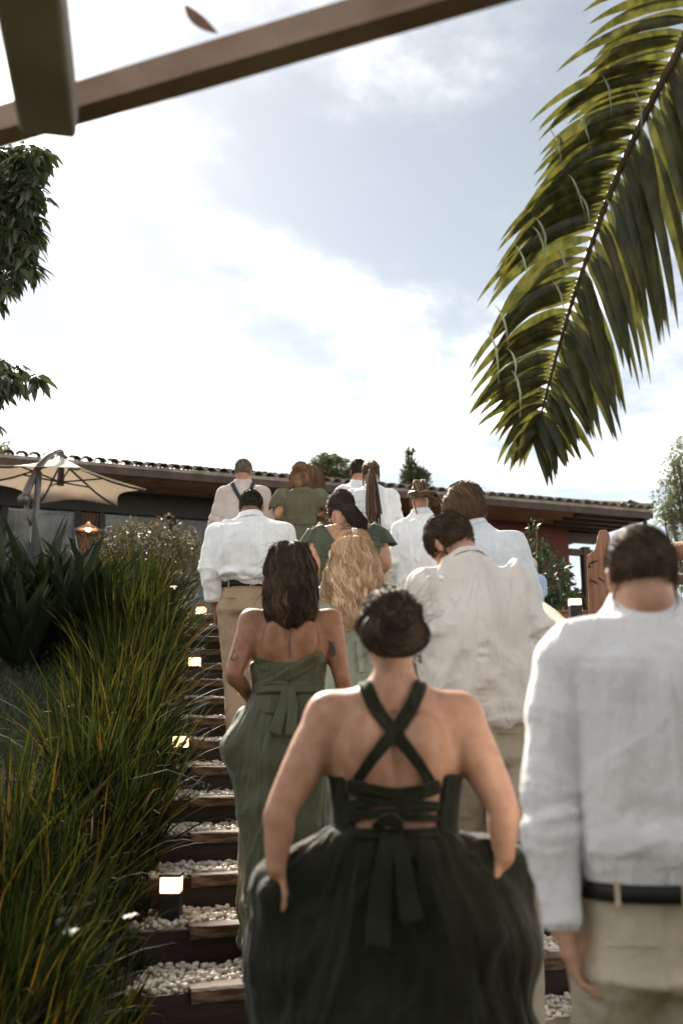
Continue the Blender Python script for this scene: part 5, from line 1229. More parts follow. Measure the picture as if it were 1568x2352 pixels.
# ---------------------------------------------------------------- the guests
# P14: nearest man, right edge
f = Fig('nearest man at the right edge, white shirt, black belt and beige trousers, seen from behind', 2.4, 114)
f.head(1470, 1328, 143, yaw=2, pitch=8, nbase=(1478, 1425, .02), neck_r=.066)
f.torso([(1480, 1500, 190, .105, .02), (1482, 1600, 178, .125, 0), (1484, 1750, 168, .125, 0), (1490, 1900, 158, .118, 0), (1496, 2000, 150, .112, 0), (1500, 2060, 150, .112, 0), (1500, 2180, 158, .120, 0)], body=.8)
f.arms(((1292, 1525, 0), (1262, 1830, -.03), (1290, 2130, -.06), (1322, 2240, -.06), {'thumb': (.35, 1, 0), 'curl': .42, 's': 1.02, 'side': 1}), ((1680, 1525, 0), (1725, 1830, 0), (1715, 2110, 0), (1715, 2230, 0), {'thumb': (-.3, 1, 0), 'side': -1}), rad=(.055, .046, .042, .029), trap=.06)
f.legs(dx=.095)
sr = [(1480, 1485, 205, .115, .02), (1482, 1560, 190, .135, 0), (1480, 1700, 170, .140, -.0), (1478, 1850, 160, .135, 0), (1480, 1935, 158, .135, 0), (1490, 1992, 146, .120, 0)]
f.shirt('linen2', rows=sr, srad=(.068, .060, .052, .044), sleeves=(1, 1), amp=.85, yoke=.10, pleat=True, vert=.9, bunch=1.0, trap=.070)
f.collar('linen2', .040, .010); f.pants('beige', [(1497, 2036, 152, .128, 0), (1500, 2110, 150, .122, 0), (1500, 2230, 158, .128, 0)], (.100, .080, .065), belt='belt')
f.finish('sk_fair'); f.cropped('h_crop', th=.012, n=12000, ln=.011, top=.014, low=-.035, wd=.0011, mess=.22)

# P12: woman with crossed straps
f = Fig('woman in front with braided dark updo, black green dress with crossed back straps and lacing', 2.75, 112)
f.head(897, 1456, 113, yaw=-6, pitch=14, dy=.03, nbase=(903, 1590, .0), neck_r=.052)
f.torso([(903, 1640, 132, .080, .02), (903, 1720, 143, .100, 0), (903, 1800, 136, .098, 0), (904, 1880, 126, .092, -.01), (906, 1935, 136, .105, -.01), (906, 2050, 172, .140, 0)], k=.035)
f.arms(((757, 1645, .02), (645, 1862, -.07), (634, 1992, -.09), (636, 2050, -.06), {'thumb': (.5, -.8, .2), 'curl': .95, 's': .9}), ((1052, 1645, .02), (1152, 1852, -.07), (1158, 1965, -.09), (1150, 2020, -.06), {'thumb': (-.5, -.8, .2), 'curl': .95, 's': .9, 'side': -1}), rad=(.062, .042, .038, .026), trap=.052)
f.legs(dx=.10)
f.S.el(f.P(832, 1715, -.088), (.048, .034, .085), k=.035); f.S.el(f.P(972, 1715, -.088), (.048, .034, .085), k=.035)
f.finish('sk_light')
S_ = f.body
# bodice: side panels of cloth as an outer shell, open in the middle of the back
B = SD(); rows = [(904, 1778, 139, .101, 0), (904, 1840, 132, .099, 0), (905, 1890, 128, .096, -.01), (906, 1935, 136, .108, -.01)]
C_ = [f.P(r_[0], r_[1], r_[4]) for r_ in rows]; B.rings(C_, [(f.m(r_[2])+.010, r_[3]+.010) for r_ in rows], f.lat, .02, .2); B.build(.0065).cut(C_[0], (0, -.0, 1)); 
ax = [B.o[j]+B.h*np.arange(B.n[j]) for j in range(3)]; G = np.stack(np.meshgrid(*ax, indexing='ij'), -1); ctr = C_[1]; lx = np.abs(G[..., 0]-ctr[0]); ly = G[..., 1]-ctr[1]
wn = np.interp(G[..., 2], [C_[-1][2], C_[-2][2], C_[0][2]], [f.m(80), f.m(84), f.m(106)])
B.D = np.where((ly < .02) & (G[..., 2] > C_[-2][2]-.028), np.maximum(B.D, wn-lx), B.D).astype(np.float32)
sdobj('bodice', B, 'forest', f.t, lambda V: drape(V, 5, UP, 9, 3, .002), 2)
f.ribbon('strap', 'forest', [(836, 1566, 0), (862, 1625, 0), (912, 1690, 0), (962, 1755, 0), (1006, 1822, 0)], [.040, .034, .024], stickto=S_, off=.005, thick=.005, amp=.006)
f.ribbon('strap', 'forest', [(968, 1566, 0), (944, 1625, 0), (897, 1690, 0), (846, 1755, 0), (800, 1822, 0)], [.040, .034, .024], stickto=S_, off=.009, thick=.005, amp=.006)
for (pts, wd) in (([(796, 1800, 0), (850, 1813, 0), (905, 1822, 0), (960, 1815, 0), (1010, 1800, 0)], .026), ([(796, 1848, 0), (860, 1842, 0), (950, 1830, 0), (1008, 1812, 0)], .022), ([(796, 1812, 0), (855, 1834, 0), (950, 1846, 0), (1008, 1852, 0)], .022), ([(798, 1882, 0), (860, 1868, 0), (950, 1862, 0), (1005, 1856, 0)], .017), ([(798, 1860, 0), (850, 1868, 0), (950, 1876, 0), (1005, 1880, 0)], .017), ([(798, 1912, 0), (860, 1915, 0), (950, 1915, 0), (1008, 1910, 0)], .026)):
    f.ribbon('lacing', 'forest', pts, wd, stickto=S_, off=.010+.002*len(pts), thick=.005, amp=.006)
def ex(S):
    for (a, b, r0, r1) in (((632, 2062, -.08), (668, 2180, -.05), .030, .07), ((1150, 2048, -.08), (1138, 2150, -.05), .034, .08), ((662, 2025, .02), (715, 2180, 0), .045, .11), ((1140, 2000, .02), (1105, 2150, 0), .07, .14), ((620, 2060, .02), (690, 2330, 0), .035, .12), ((720, 1985, -.02), (640, 2020, .0), .05, .045), ((1030, 1975, -.02), (1150, 1985, 0), .06, .06)): S.rc(f.P(*a), f.P(*b), r0, r1, .08)
f.skirt('forest', [(906, 1915, 134, .106, -.01), (906, 1950, 150, .125, -.01), (905, 2010, 168, .14, 0), (914, 2100, 192, .17, 0), (922, 2220, 232, .20, 0), (932, 2360, 260, .24, 0), (935, 2700, 285, .28, 0), (940, 2960, 300, .30, 0)], amp=.026, fq=12, extra=ex)
f.ribbon('tie', 'forest', [(890, 1915, -.13), (880, 1990, -.17), (872, 2080, -.20), (868, 2180, -.26)], [.030, .05, .06], thick=.008); f.ribbon('tie', 'forest', [(905, 1915, -.13), (925, 1985, -.17), (935, 2060, -.20), (950, 2120, -.235)], [.028, .045, .055], thick=.008)
f.ribbon('bow', 'forest', [(860, 1902, -.12), (885, 1885, -.145), (910, 1890, -.150), (915, 1912, -.13)], [.02, .035, .02], thick=.010)
# updo: crown + rolled braids
def vol12(S, s):
    g, hs = s.g, s.hs; R = s.H.T
    S.el(g(0, -.012, .036), np.array([.084, .106, .096])*hs, R, .03); S.el(g(0, -.075, -.028), np.array([.080, .045, .058])*hs, R, .03); S.el(g(-.045, -.09, -.035), np.array([.042, .036, .034])*hs, R, .015); S.el(g(.045, -.09, -.030), np.array([.042, .036, .034])*hs, R, .015); S.el(g(0, -.10, -.052), np.array([.05, .032, .028])*hs, R, .012)
    S.rc(g(-.075, -.045, .0), g(-.03, -.105, .012), .022*hs, .024*hs, .008); S.rc(g(.03, -.105, .018), g(.078, -.04, .0), .024*hs, .022*hs, .008); S.rc(g(-.03, -.105, .012), g(.03, -.105, .018), .024*hs, .024*hs, .008)
    S.rc(g(-.065, -.07, .045), g(.06, -.085, .05), .016*hs, .016*hs, .010)
def fl12(p, t):
    c = f.g(0, -.13, -.01); v = c-p; tw = np.cross(v, f.hv((0, 1, 0))); lowm = ((p-f.hc)@f.H[:, 2] < .015)[:, None]; return np.where(lowm, tw*1.2+v*.3, v+f.hv((.02, 0, 0)))
f.longhair('h_dkbrown', vol12, n=8000, Ln=.12, seg=8, wd=.0018, wave=.0015, flow=fl12, spread=.08, disp=.003, locks=110, lrad=.008)
mb = MB(); c = f.g(.088, .0, -.05); [mb.tube([c+UP*(-.014*k), c+UP*(-.014*k-.010)+rgt*.004], [.007, .003], 6) for k in range(3)]; obj('earring', mb.mesh('earring', True), MT['steel'], f.t)

# P13: man with bowed head, sheer shirt
f = Fig('man with bowed head turned left, sheer creased white shirt untucked over grey beige trousers', 4.1, 113)
f.head(1034, 1250, 92, yaw=-32, pitch=34, roll=-14, dy=.10, nbase=(1075, 1310, .0), neck_r=.060)
f.torso([(1082, 1370, 118, .11, 0), (1090, 1440, 120, .13, -.02), (1098, 1530, 104, .125, -.02), (1108, 1620, 98, .115, 0), (1115, 1700, 98, .12, .02)], body=.8)
f.arms(((975, 1350, 0), (962, 1450, .02), (985, 1520, .26), (1000, 1545, .33), {'thumb': (.8, 0, .5), 's': 1.0}), ((1178, 1345, 0), (1232, 1455, .0), (1200, 1545, .24), (1180, 1580, .3), {'thumb': (-.8, 0, .5), 'side': -1}), rad=(.055, .046, .040, .028))
k_ = f.P
fr_ = k_(1205, 2235, .05); fl_ = k_(1085, 1905, .42); fl_[2] = float(steph(fl_[0], fl_[1])); fr_[2] = float(steph(fr_[0], fr_[1])); fr_ = W(1212, 2240, 3.95); fr_[2] = float(steph(fr_[0], fr_[1]))
f.legs(dx=.10, feet=(fl_, fr_), shoe='shoe', radii=(.09, .06, .042))
f.shirt('sheer', rows=[(1084, 1352, 128, .12, 0), (1090, 1430, 130, .145, -.02), (1096, 1530, 116, .145, -.02), (1104, 1600, 110, .135, 0), (1106, 1650, 108, .13, .0)], srad=(.082, .074, .064, .058), sleeves=(.62, .75), cuff='roll', amp=1.7, gather=True, vert=1.3, bunch=.4, trap=.075)
f.collar('sheer', .034, .012); f.pants('beige2', [(1112, 1610, 92, .112, .01), (1116, 1680, 95, .122, .02), (1118, 1740, 97, .125, .02)], (.098, .078, .066))
f.finish('sk_fair'); f.cropped('h_crop', th=.014, n=11000, ln=.014, top=.012, low=-.045, wd=.0015, mess=.3)
f.tattoo([[(1022, 1263, -.05), (1026, 1268, -.05), (1024, 1276, -.05), (1028, 1284, -.05)], [(1018, 1268, -.05), (1028, 1272, -.05), (1032, 1279, -.05)]], .0028)

# P11: woman, wavy dark bob, strapless olive dress
f = Fig('woman with dark wavy shoulder length hair, strapless olive wrap dress and tattooed arms', 4.5, 111)
f.head(667, 1318, 82, yaw=8, pitch=8, dy=.02, nbase=(667, 1412, .0), neck_r=.050)
f.torso([(667, 1450, 88, .080, .01), (666, 1490, 82, .092, 0), (665, 1530, 78, .092, 0), (665, 1580, 74, .088, 0), (662, 1640, 90, .110, 0), (660, 1720, 108, .135, 0)], k=.035)
f.S.el(f.P(628, 1468, -.080), (.045, .030, .085), k=.035); f.S.el(f.P(706, 1468, -.080), (.045, .030, .085), k=.035)
f.arms(((578, 1428, .01), (538, 1548, -.07), (578, 1608, .09), (590, 1632, .14), {'thumb': (.8, 0, .5), 'curl': .8, 's': .9}), ((757, 1428, .01), (785, 1558, -.02), (800, 1660, .05), (803, 1700, .08), {'thumb': (-.5, .8, 0), 's': .9, 'side': -1}), rad=(.054, .038, .034, .024), trap=.048)
f.legs(dx=.10)
f.finish('sk_tan'); S_ = f.body
B = SD(); rows = [(665, 1510, 81, .097, 0), (665, 1545, 78, .097, 0), (665, 1590, 76, .093, 0), (663, 1640, 90, .115, 0)]; C_ = [f.P(r_[0], r_[1], r_[4]) for r_ in rows]
B.rings(C_, [(f.m(r_[2])+.010, r_[3]+.010) for r_ in rows], f.lat, .02, .2).build(.007).cut(f.P(665, 1524, 0), (0, 0, 1)); sdobj('bodice', B, 'olive', f.t, lambda V: drape(V, 3, nrm(UP+f.lat*2.2), 14, 2.5, .0045), 2)
for (pts, wd, of) in (([(586, 1520, 0), (620, 1532, 0), (665, 1552, 0), (710, 1568, 0), (742, 1580, 0)], .055, .014), ([(744, 1508, 0), (715, 1520, 0), (670, 1545, 0), (620, 1572, 0), (588, 1584, 0)], .055, .019), ([(588, 1584, 0), (630, 1580, 0), (700, 1580, 0), (742, 1576, 0)], .045, .022)):
    f.ribbon('wrap_band', 'olive', pts, wd, stickto=S_, off=of, thick=.006, amp=.012)
def ex(S):
    S.rc(f.P(560, 1650, .03), f.P(548, 1720, .0), .05, .075, .06); S.rc(f.P(548, 1720, 0), f.P(590, 1850, 0), .07, .10, .06); S.rc(f.P(590, 1900, 0), f.P(590, 2060, .05), .06, .07, .08)
f.skirt('olive', [(663, 1585, 77, .098, 0), (660, 1640, 92, .125, 0), (655, 1720, 112, .155, 0), (655, 1800, 108, .16, 0), (658, 1950, 98, .17, 0), (662, 2100, 95, .19, 0), (665, 2170, 100, .20, 0)], amp=.022, fq=9, extra=ex)
f.ribbon('tie', 'olive', [(668, 1578, -.115), (672, 1620, -.15), (668, 1690, -.19)], [.028, .042, .048], thick=.006); f.ribbon('tie', 'olive', [(655, 1580, -.115), (650, 1620, -.15), (630, 1686, -.185)], [.028, .042, .055], thick=.006)
def vol11(S, s):
    g, hs = s.g, s.hs; R = s.H.T; S.el(g(0, -.012, .036), np.array([.092, .106, .098])*hs, R, .03)
    S.rings([s.P(667, 1300, .0), s.P(667, 1350, -.02), s.P(667, 1400, -.03), s.P(668, 1425, -.035)], [(.092, .10), (.108, .105), (.106, .085), (.098, .06)], rgt, .03, .5)
fl11 = lambda p, t: -UP[None]*1.0+np.stack([(p[:, 0]-f.hc[0])*2.5*(p[:, 2] > f.hc[2]), np.full(len(p), -.15), p[:, 0]*0], 1)
f.longhair('h_dkbrown', vol11, n=7000, Ln=.24, seg=14, wd=.0030, wave=.010, wf=60, flow=fl11, spread=.10, disp=.008, locks=130, lrad=.010)
t_ = lambda cx, cy, sx, sy, n, r_: [[(cx+r_.uniform(-sx, sx), cy+r_.uniform(-sy, sy), -.1) for _ in range(4)] for _ in range(n)]
rt_ = np.random.default_rng(2)
f.tattoo([[(530, 1515, -.1), (538, 1492, -.1), (546, 1512, -.1), (530, 1515, -.1)], [(532, 1513, -.1), (536, 1518, -.1), (541, 1513, -.1)], [(665, 1470, -.1), (664, 1490, -.1), (666, 1512, -.1)]]+t_(763, 1490, 9, 20, 9, rt_), .0022)
mb = MB(); a = np.linspace(0, 6.28, 17); c = f.P(564, 1590, .06); mb.tube([c+rgt*.034*math.cos(q)+np.array([0, .8, .5])*.034*math.sin(q) for q in a], .003, 6, False); obj('bracelet', mb.mesh('bracelet', True), MT['gold'], f.t)

# P10: blonde woman, sage dress
f = Fig('woman with long wavy blonde hair in a pale sage dress, between two dark haired women', 5.5, 110)
f.head(812, 1272, 62, yaw=4, pitch=30, dy=.10, nbase=(818, 1345, .0), neck_r=.050)
f.torso([(820, 1375, 88, .090, .0), (822, 1420, 80, .105, -.03), (820, 1470, 60, .095, -.02), (818, 1520, 70, .12, .0), (816, 1580, 78, .14, .02)], k=.035)
f.arms(((740, 1375, 0), (730, 1450, -.02), (760, 1520, .15), (775, 1535, .2), {'thumb': (.8, 0, .5), 's': .9}), ((898, 1370, 0), (915, 1450, -.02), (865, 1530, .05), (848, 1550, .1), {'thumb': (-.8, 0, .5), 's': .9, 'side': -1}), rad=(.050, .038, .034, .024))
f.legs(dx=.09); f.finish('sk_light')
f.shirt('sage', rows=[(820, 1362, 92, .098, .0), (822, 1410, 86, .115, -.03), (820, 1462, 62, .105, -.02), (819, 1485, 62, .105, -.01)], srad=(.062, .06, .05, .05), sleeves=(0, 0), amp=.7, vert=.6, bunch=.3, trap=.058)
f.skirt('sage', [(819, 1475, 62, .105, -.01), (817, 1520, 75, .13, 0), (815, 1590, 84, .15, .02), (812, 1700, 84, .16, .02), (808, 1900, 92, .18, .02), (806, 1960, 98, .19, .02)], amp=.011, fq=12)
for k in range(7): f.ribbon('ruching', 'sage', [(775, 1500+k*11, -.2), (820, 1496+k*12, -.2), (850, 1503+k*13, -.2)], .012, stickto=None, thick=.004) if False else None
f.ribbon('tie', 'sage', [(822, 1470, -.125), (826, 1500, -.15), (832, 1545, -.17)], [.02, .03, .035], thick=.006)
def vol10(S, s):
    g, hs = s.g, s.hs; R = s.H.T; S.el(g(0, -.012, .036), np.array([.090, .106, .098])*hs, R, .03)
    S.rings([s.P(812, 1262, .0), s.P(812, 1300, -.04), s.P(808, 1345, -.09), s.P(800, 1390, -.12), s.P(803, 1430, -.13)], [(.095, .10), (.122, .085), (.104, .06), (.070, .045), (.034, .03)], rgt, .03, .5)
    S.rc(s.P(770, 1320, -.04), s.P(752, 1372, -.08), .045, .022, .04); S.rc(s.P(850, 1300, -.05), s.P(862, 1335, -.07), .04, .024, .04)
fl10 = lambda p, t: -UP[None]*1.0+np.stack([(p[:, 0]-f.hc[0])*np.where(p[:, 2] > f.hc[2]-.05, 3.0, -.8), np.full(len(p), -.15), p[:, 0]*0], 1)
f.longhair('h_blond', vol10, n=9000, Ln=.36, seg=20, wd=.0034, wave=.014, wf=44, flow=fl10, spread=.05, disp=.012, locks=150, lrad=.013, root_test=lambda c: c[:, 2] > f.P(0, 1400, 0)[2])
mb = MB(); a = np.linspace(0, 6.28, 13); c = f.P(850, 1535, .02); [mb.tube([c+UP*.012*k+rgt*.032*math.cos(q)+np.array([0, .9, .3])*.032*math.sin(q) for q in a], .0035, 5, False) for k in range(3)]; obj('bracelet', mb.mesh('bracelet', True), MT['tanbelt'], f.t)

# P9: man in linen with buzz cut
f = Fig('man with a faded buzz cut, crumpled white linen shirt, black woven belt and khaki trousers', 6.5, 109)
f.head(577, 1167, 53, yaw=2, pitch=16, dy=.05, nbase=(577, 1203, .0), neck_r=.062)
f.torso([(575, 1232, 84, .12, 0), (576, 1270, 80, .14, -.02), (577, 1310, 74, .135, -.02), (574, 1345, 62, .12, 0), (570, 1380, 64, .125, 0), (568, 1410, 66, .13, 0)], body=.8)
f.arms(((500, 1228, 0), (488, 1315, -.03), (498, 1400, .02), (500, 1440, .03), {'thumb': (.35, 1, 0), 'curl': .55, 's': 1.05}), ((650, 1228, 0), (668, 1315, 0), (650, 1390, .1), (640, 1420, .15), {'thumb': (-.8, 0, .5), 'side': -1}), rad=(.060, .05, .046, .032), trap=.065)
fo = W(545, 1752, 6.45); fo[2] = float(steph(fo[0], fo[1])); fo2 = W(580, 1700, 6.95); fo2[2] = float(steph(fo2[0], fo2[1]))
f.legs(dx=.10, feet=(fo, fo2))
f.shirt('linen', rows=[(574, 1222, 90, .13, 0), (575, 1262, 86, .155, -.02), (577, 1305, 84, .155, -.03), (572, 1322, 74, .145, -.01), (570, 1334, 60, .122, 0)], srad=(.080, .076, .068, .060), sleeves=(.72, .8), cuff='roll', amp=1.35, pleat=True, bunch=1.2, trap=.075)
f.collar('linen', .040, .012); f.pants('khaki', [(570, 1346, 59, .126, 0), (568, 1378, 62, .132, 0), (567, 1405, 65, .135, 0)], (.105, .085, .068), belt='belt')
f.finish('sk_dark'); f.cropped('h_black', th=.008, n=5000, ln=.007, low=-.035, wd=.0025, mess=.8)

# P8: woman with tattooed back
f = Fig('woman in dark green frill sleeve dress with a snowflake tattoo on her bare upper back', 6.9, 108)
f.head(782, 1172, 52, yaw=4, pitch=38, dy=.14, nbase=(798, 1210, .03), neck_r=.050)
f.torso([(798, 1228, 78, .10, .02), (800, 1260, 74, .12, -.02), (800, 1310, 64, .11, -.02), (800, 1350, 68, .12, 0), (800, 1400, 80, .15, .02)], k=.035)
f.arms(((728, 1236, 0), (730, 1300, -.05), (742, 1345, .10), (748, 1365, .15), {'thumb': (.8, 0, .5), 's': .9}), ((868, 1232, 0), (885, 1292, -.05), (862, 1335, .10), (850, 1350, .15), {'thumb': (-.8, 0, .5), 's': .9, 'side': -1}), rad=(.056, .046, .038, .026), trap=.055)
f.legs(dx=.1); f.finish('sk_light'); S_ = f.body
B = SD(); rows = [(798, 1222, 82, .105, .02), (800, 1258, 78, .125, -.02), (800, 1305, 66, .115, -.02), (800, 1340, 66, .12, 0), (800, 1370, 72, .13, 0)]; C_ = [f.P(r_[0], r_[1], r_[4]) for r_ in rows]
B.rings(C_, [(f.m(r_[2])+.010, r_[3]+.012) for r_ in rows], f.lat, .03, .25); 
for sx, cx in ((-1, 735), (1, 862)): B.rc(f.P(cx-sx*14, 1212, .02), f.P(cx+sx*1, 1232, 0), .062, .066, .04)
B.build(.008); ax = [B.o[j]+B.h*np.arange(B.n[j]) for j in range(3)]; G = np.stack(np.meshgrid(*ax, indexing='ij'), -1); c0_ = f.P(797, 1290, 0); v_ = G-c0_; opening = (np.abs(v_[..., 0])-np.clip(v_[..., 2]+.02, 0, 1)*.62)/1.18
B.D = np.where(v_[..., 1] < .10, np.maximum(B.D, -opening), B.D).astype(np.float32)
sdobj('bodice', B, 'tealgreen', f.t, lambda V: drape(V, 3, UP, 3, 8, .004), 2)
for cx, sx in ((728, -1), (868, 1)):
    n_ = 40; V = []; c = f.P(cx, 1226, 0)
    for a_ in range(7):
        for j in range(n_):
            an = 2*math.pi*j/n_; rr = .066+.030*(a_/6)+.007*math.sin(an*9)*(a_/6); V.append(c+np.array([rr*math.cos(an)+sx*a_*.006, rr*math.sin(an)*.9, .03-a_*.018+.004*math.sin(an*6+cx)]))
    o = obj('frill_sleeve', mesh('frill', V, [(i*n_+j, i*n_+(j+1) % n_, (i+1)*n_+(j+1) % n_, (i+1)*n_+j) for i in range(6) for j in range(n_)]), MT['tealgreen'], f.t); o.modifiers.new('s', 'SOLIDIFY').thickness = .003
f.skirt('tealgreen', [(800, 1345, 66, .125, 0), (800, 1400, 82, .16, .02), (800, 1500, 96, .19, .02), (800, 1700, 110, .22, .02)], amp=.012)
st_ = [];  cx, cy = 799, 1207
for k in range(8):
    a = k*math.pi/4+.2; d = (math.cos(a), math.sin(a)*.85)
    st_.append([(cx, cy, -.15), (cx+d[0]*23, cy+d[1]*23, -.15)])
    for q in (8, 14):
        for s_ in (-1, 1): b = a+s_*.7; st_.append([(cx+d[0]*q, cy+d[1]*q, -.15), (cx+d[0]*q+math.cos(b)*5, cy+d[1]*q+math.sin(b)*4.3, -.15)])
    b = a+math.pi/4; st_.append([(cx+d[0]*10, cy+d[1]*10, -.15), (cx+math.cos(b)*10, cy+math.sin(b)*8.5, -.15)]); st_.append([(cx+d[0]*17, cy+d[1]*17, -.15), (cx+math.cos(a+.4)*12, cy+math.sin(a+.4)*10.2, -.15), (cx+math.cos(b)*17, cy+math.sin(b)*14.5, -.15)])
st_ += t_(877, 1252, 6, 6, 6, rt_)
f.tattoo(st_, .0022)
def vol8(S, s):
    g, hs = s.g, s.hs; R = s.H.T; S.el(g(0, -.012, .036), np.array([.086, .106, .098])*hs, R, .03); S.rc(g(.02, -.06, .0), s.P(818, 1192, -.06), .05, .035, .04); S.rc(s.P(812, 1188, -.06), s.P(828, 1200, -.09), .036, .024, .03); S.rc(s.P(826, 1198, -.09), s.P(834, 1210, -.10), .02, .008, .02)
f.longhair('h_black', vol8, n=4500, Ln=.22, seg=10, wd=.0032, wave=.005, wf=50, flow=lambda p, t: f.P(826, 1200, -.09)-p, spread=.15, disp=.005)
mb = MB(); c = f.P(757, 1192, .02); mb.rc = None; mb.tube([c, c-UP*.02], [.006, .004], 6); obj('earring', mb.mesh('earring'), MT['gold'], f.t)

# P7: bent man with brown hair
f = Fig('stooping man with tousled collar length brown hair and a pale bluish shirt', 6.6, 107)
f.head(1066, 1166, 66, yaw=-28, pitch=20, dy=.05, nbase=(1092, 1218, .0), neck_r=.062)
f.torso([(1120, 1262, 84, .13, 0), (1132, 1310, 84, .15, -.03), (1145, 1370, 80, .145, -.03), (1155, 1430, 74, .13, 0), (1158, 1480, 74, .13, .02)], body=.8)
f.arms(((1050, 1260, 0), (1035, 1340, .05), (1050, 1400, .2), (1060, 1420, .25)), ((1190, 1268, 0), (1215, 1350, -.0), (1228, 1400, .20), (1225, 1425, .25), {'thumb': (-.8, 0, .5), 'side': -1}), rad=(.058, .048, .042, .03), trap=.065)
f.legs(dx=.1)
f.shirt('bluish', rows=[(1116, 1250, 90, .14, 0), (1130, 1300, 90, .16, -.03), (1145, 1365, 86, .158, -.03), (1155, 1430, 80, .145, 0), (1157, 1460, 78, .14, 0)], srad=(.076, .068, .060, .055), sleeves=(.9, .9), amp=1.1, yoke=.16, trap=.075)
f.collar('bluish', .040, .012); f.pants('khaki', lrad=(.1, .08, .066)); f.finish('sk_fair')
def vol7(S, s):
    g, hs = s.g, s.hs; R = s.H.T; S.el(g(0, -.012, .040), np.array([.092, .108, .100])*hs, R, .03); S.el(g(0, -.06, -.035), np.array([.078, .055, .075])*hs, R, .03); S.el(g(-.05, .03, .02), np.array([.05, .06, .06])*hs, R, .03); S.el(g(.05, -.01, -.01), np.array([.045, .06, .06])*hs, R, .03)
fl7 = lambda p, t: -UP*.9+f.hv((0, -.8, -.2))+np.stack([np.sin(p[:, 2]*40)*.5, p[:, 0]*0, p[:, 0]*0], 1)
f.longhair('h_brown', vol7, n=7000, Ln=.13, seg=8, wd=.0036, wave=.005, wf=50, flow=fl7, spread=.22, disp=.006, locks=90, lrad=.009, root_test=lambda c: ((c-f.hc)@f.H[:, 1] < .06*f.hs) | ((c-f.hc)@f.H[:, 2] > .05))

# P6: man with tied back dreads, undercut
f = Fig('man with shaved sides and a knot of short dreadlocks tied across the head, white shirt', 7.8, 106)
f.head(964, 1142, 44, yaw=6, pitch=6, dy=.03, nbase=(968, 1190, .0), neck_r=.060)
f.torso([(975, 1220, 62, .12, 0), (976, 1262, 60, .14, -.02), (976, 1310, 56, .14, -.02), (976, 1350, 52, .13, 0), (976, 1400, 52, .13, 0)], body=.8)
f.arms(((922, 1220, 0), (912, 1290, -.02), (928, 1345, .06), (935, 1365, .1), {'thumb': (.6, .8, 0)}), ((1030, 1220, 0), (1040, 1290, 0), (1025, 1345, .1), (1022, 1362, .15), {'thumb': (-.6, .8, 0), 'side': -1}), rad=(.055, .045, .04, .03), trap=.062)
f.legs(dx=.1)
f.shirt('linen', rows=[(974, 1212, 66, .13, 0), (975, 1255, 66, .155, -.02), (975, 1305, 64, .155, -.02), (975, 1350, 62, .15, 0), (975, 1372, 60, .145, 0)], srad=(.082, .078, .070, .06), sleeves=(.95, .9), amp=1.4, bunch=.4, trap=.072)
f.collar('bluish', .040, .012); f.pants('beige', lrad=(.1, .08, .066)); f.finish('sk_light')
f.cropped('h_brown', th=.005, n=1500, ln=.006, low=-.03, wd=.002)
S2 = SD(); S2.el(f.g(0, -.01, .07), np.array([.062, .09, .062])*f.hs, f.H.T).build(.008); V, Fc = sdsurf(S2); obj('hair', mesh('hair', V, Fc, True, np.full(len(V), .3)), MT['h_dread'], f.t)
rd = f.r; L_ = []
for k in range(26):
    a = f.P(940+rd.uniform(-4, 4), 1134+rd.uniform(-5, 9), -.03); b = f.P(968, 1133+rd.uniform(-6, 6), -.13-rd.uniform(0, .03)); c = f.P(992+rd.uniform(-6, 8), 1136+rd.uniform(-8, 10), -.10); d = f.P(1004+rd.uniform(-8, 10), 1142+rd.uniform(-6, 22), -.04); L_.append([a, b, c, d])
for k in range(12): a = f.g(rd.uniform(-.05, .05), -.02, .14); L_.append([a, f.g(rd.uniform(-.05, .05), -.08, .11), f.P(966+rd.uniform(-14, 14), 1130, -.13)])
for x0, x1, y1 in ((944, 943, 1172), (950, 957, 1180), (985, 990, 1172)): L_.append([f.P(x0, 1140, -.10), f.P((x0+x1)/2-2, 1158, -.12), f.P(x1, y1, -.10)])
f.dreads('h_dread', L_, .0085)

# P5: person with long dreadlock ponytail
f = Fig('man with a long ponytail of brown dreadlocks over a white shirt and cream trousers', 8.8, 105)
f.head(852, 1088, 38, yaw=4, pitch=4, dy=.03, nbase=(855, 1130, .0), neck_r=.058)
f.torso([(855, 1150, 52, .12, 0), (856, 1180, 50, .135, -.02), (858, 1212, 46, .12, 0), (862, 1240, 46, .13, 0), (864, 1262, 48, .13, 0)], body=.8)
f.arms(((812, 1142, 0), (800, 1190, 0), (815, 1225, .15), (822, 1240, .2)), ((896, 1142, 0), (908, 1195, 0), (900, 1235, .06), (897, 1252, .1), {'thumb': (-.5, .8, 0), 'side': -1}), rad=(.055, .045, .042, .03), trap=.06)
f.legs(dx=.1)
f.shirt('linen', rows=[(855, 1143, 55, .13, 0), (856, 1178, 53, .15, -.02), (858, 1206, 50, .145, 0), (860, 1222, 46, .13, 0)], srad=(.078, .072, .064, .06), sleeves=(.35, .5), cuff='roll', amp=1.0, bunch=1.0, trap=.07)
f.pants('beige', [(861, 1218, 44, .125, 0), (863, 1240, 46, .135, 0), (864, 1262, 48, .135, 0)], (.10, .082, .068), belt='tanbelt'); f.finish('sk_tan')
S2 = SD(); S2.el(f.g(0, -.012, .036), np.array([.088, .106, .098])*f.hs, f.H.T).build(.008).cut(f.g(0, .055, 0), f.hv((0, 1, -.5))); V, Fc = sdsurf(S2); obj('hair', mesh('hair', V, Fc, True, np.full(len(V), .2)), MT['h_dread'], f.t)
rd = f.r; L_ = []
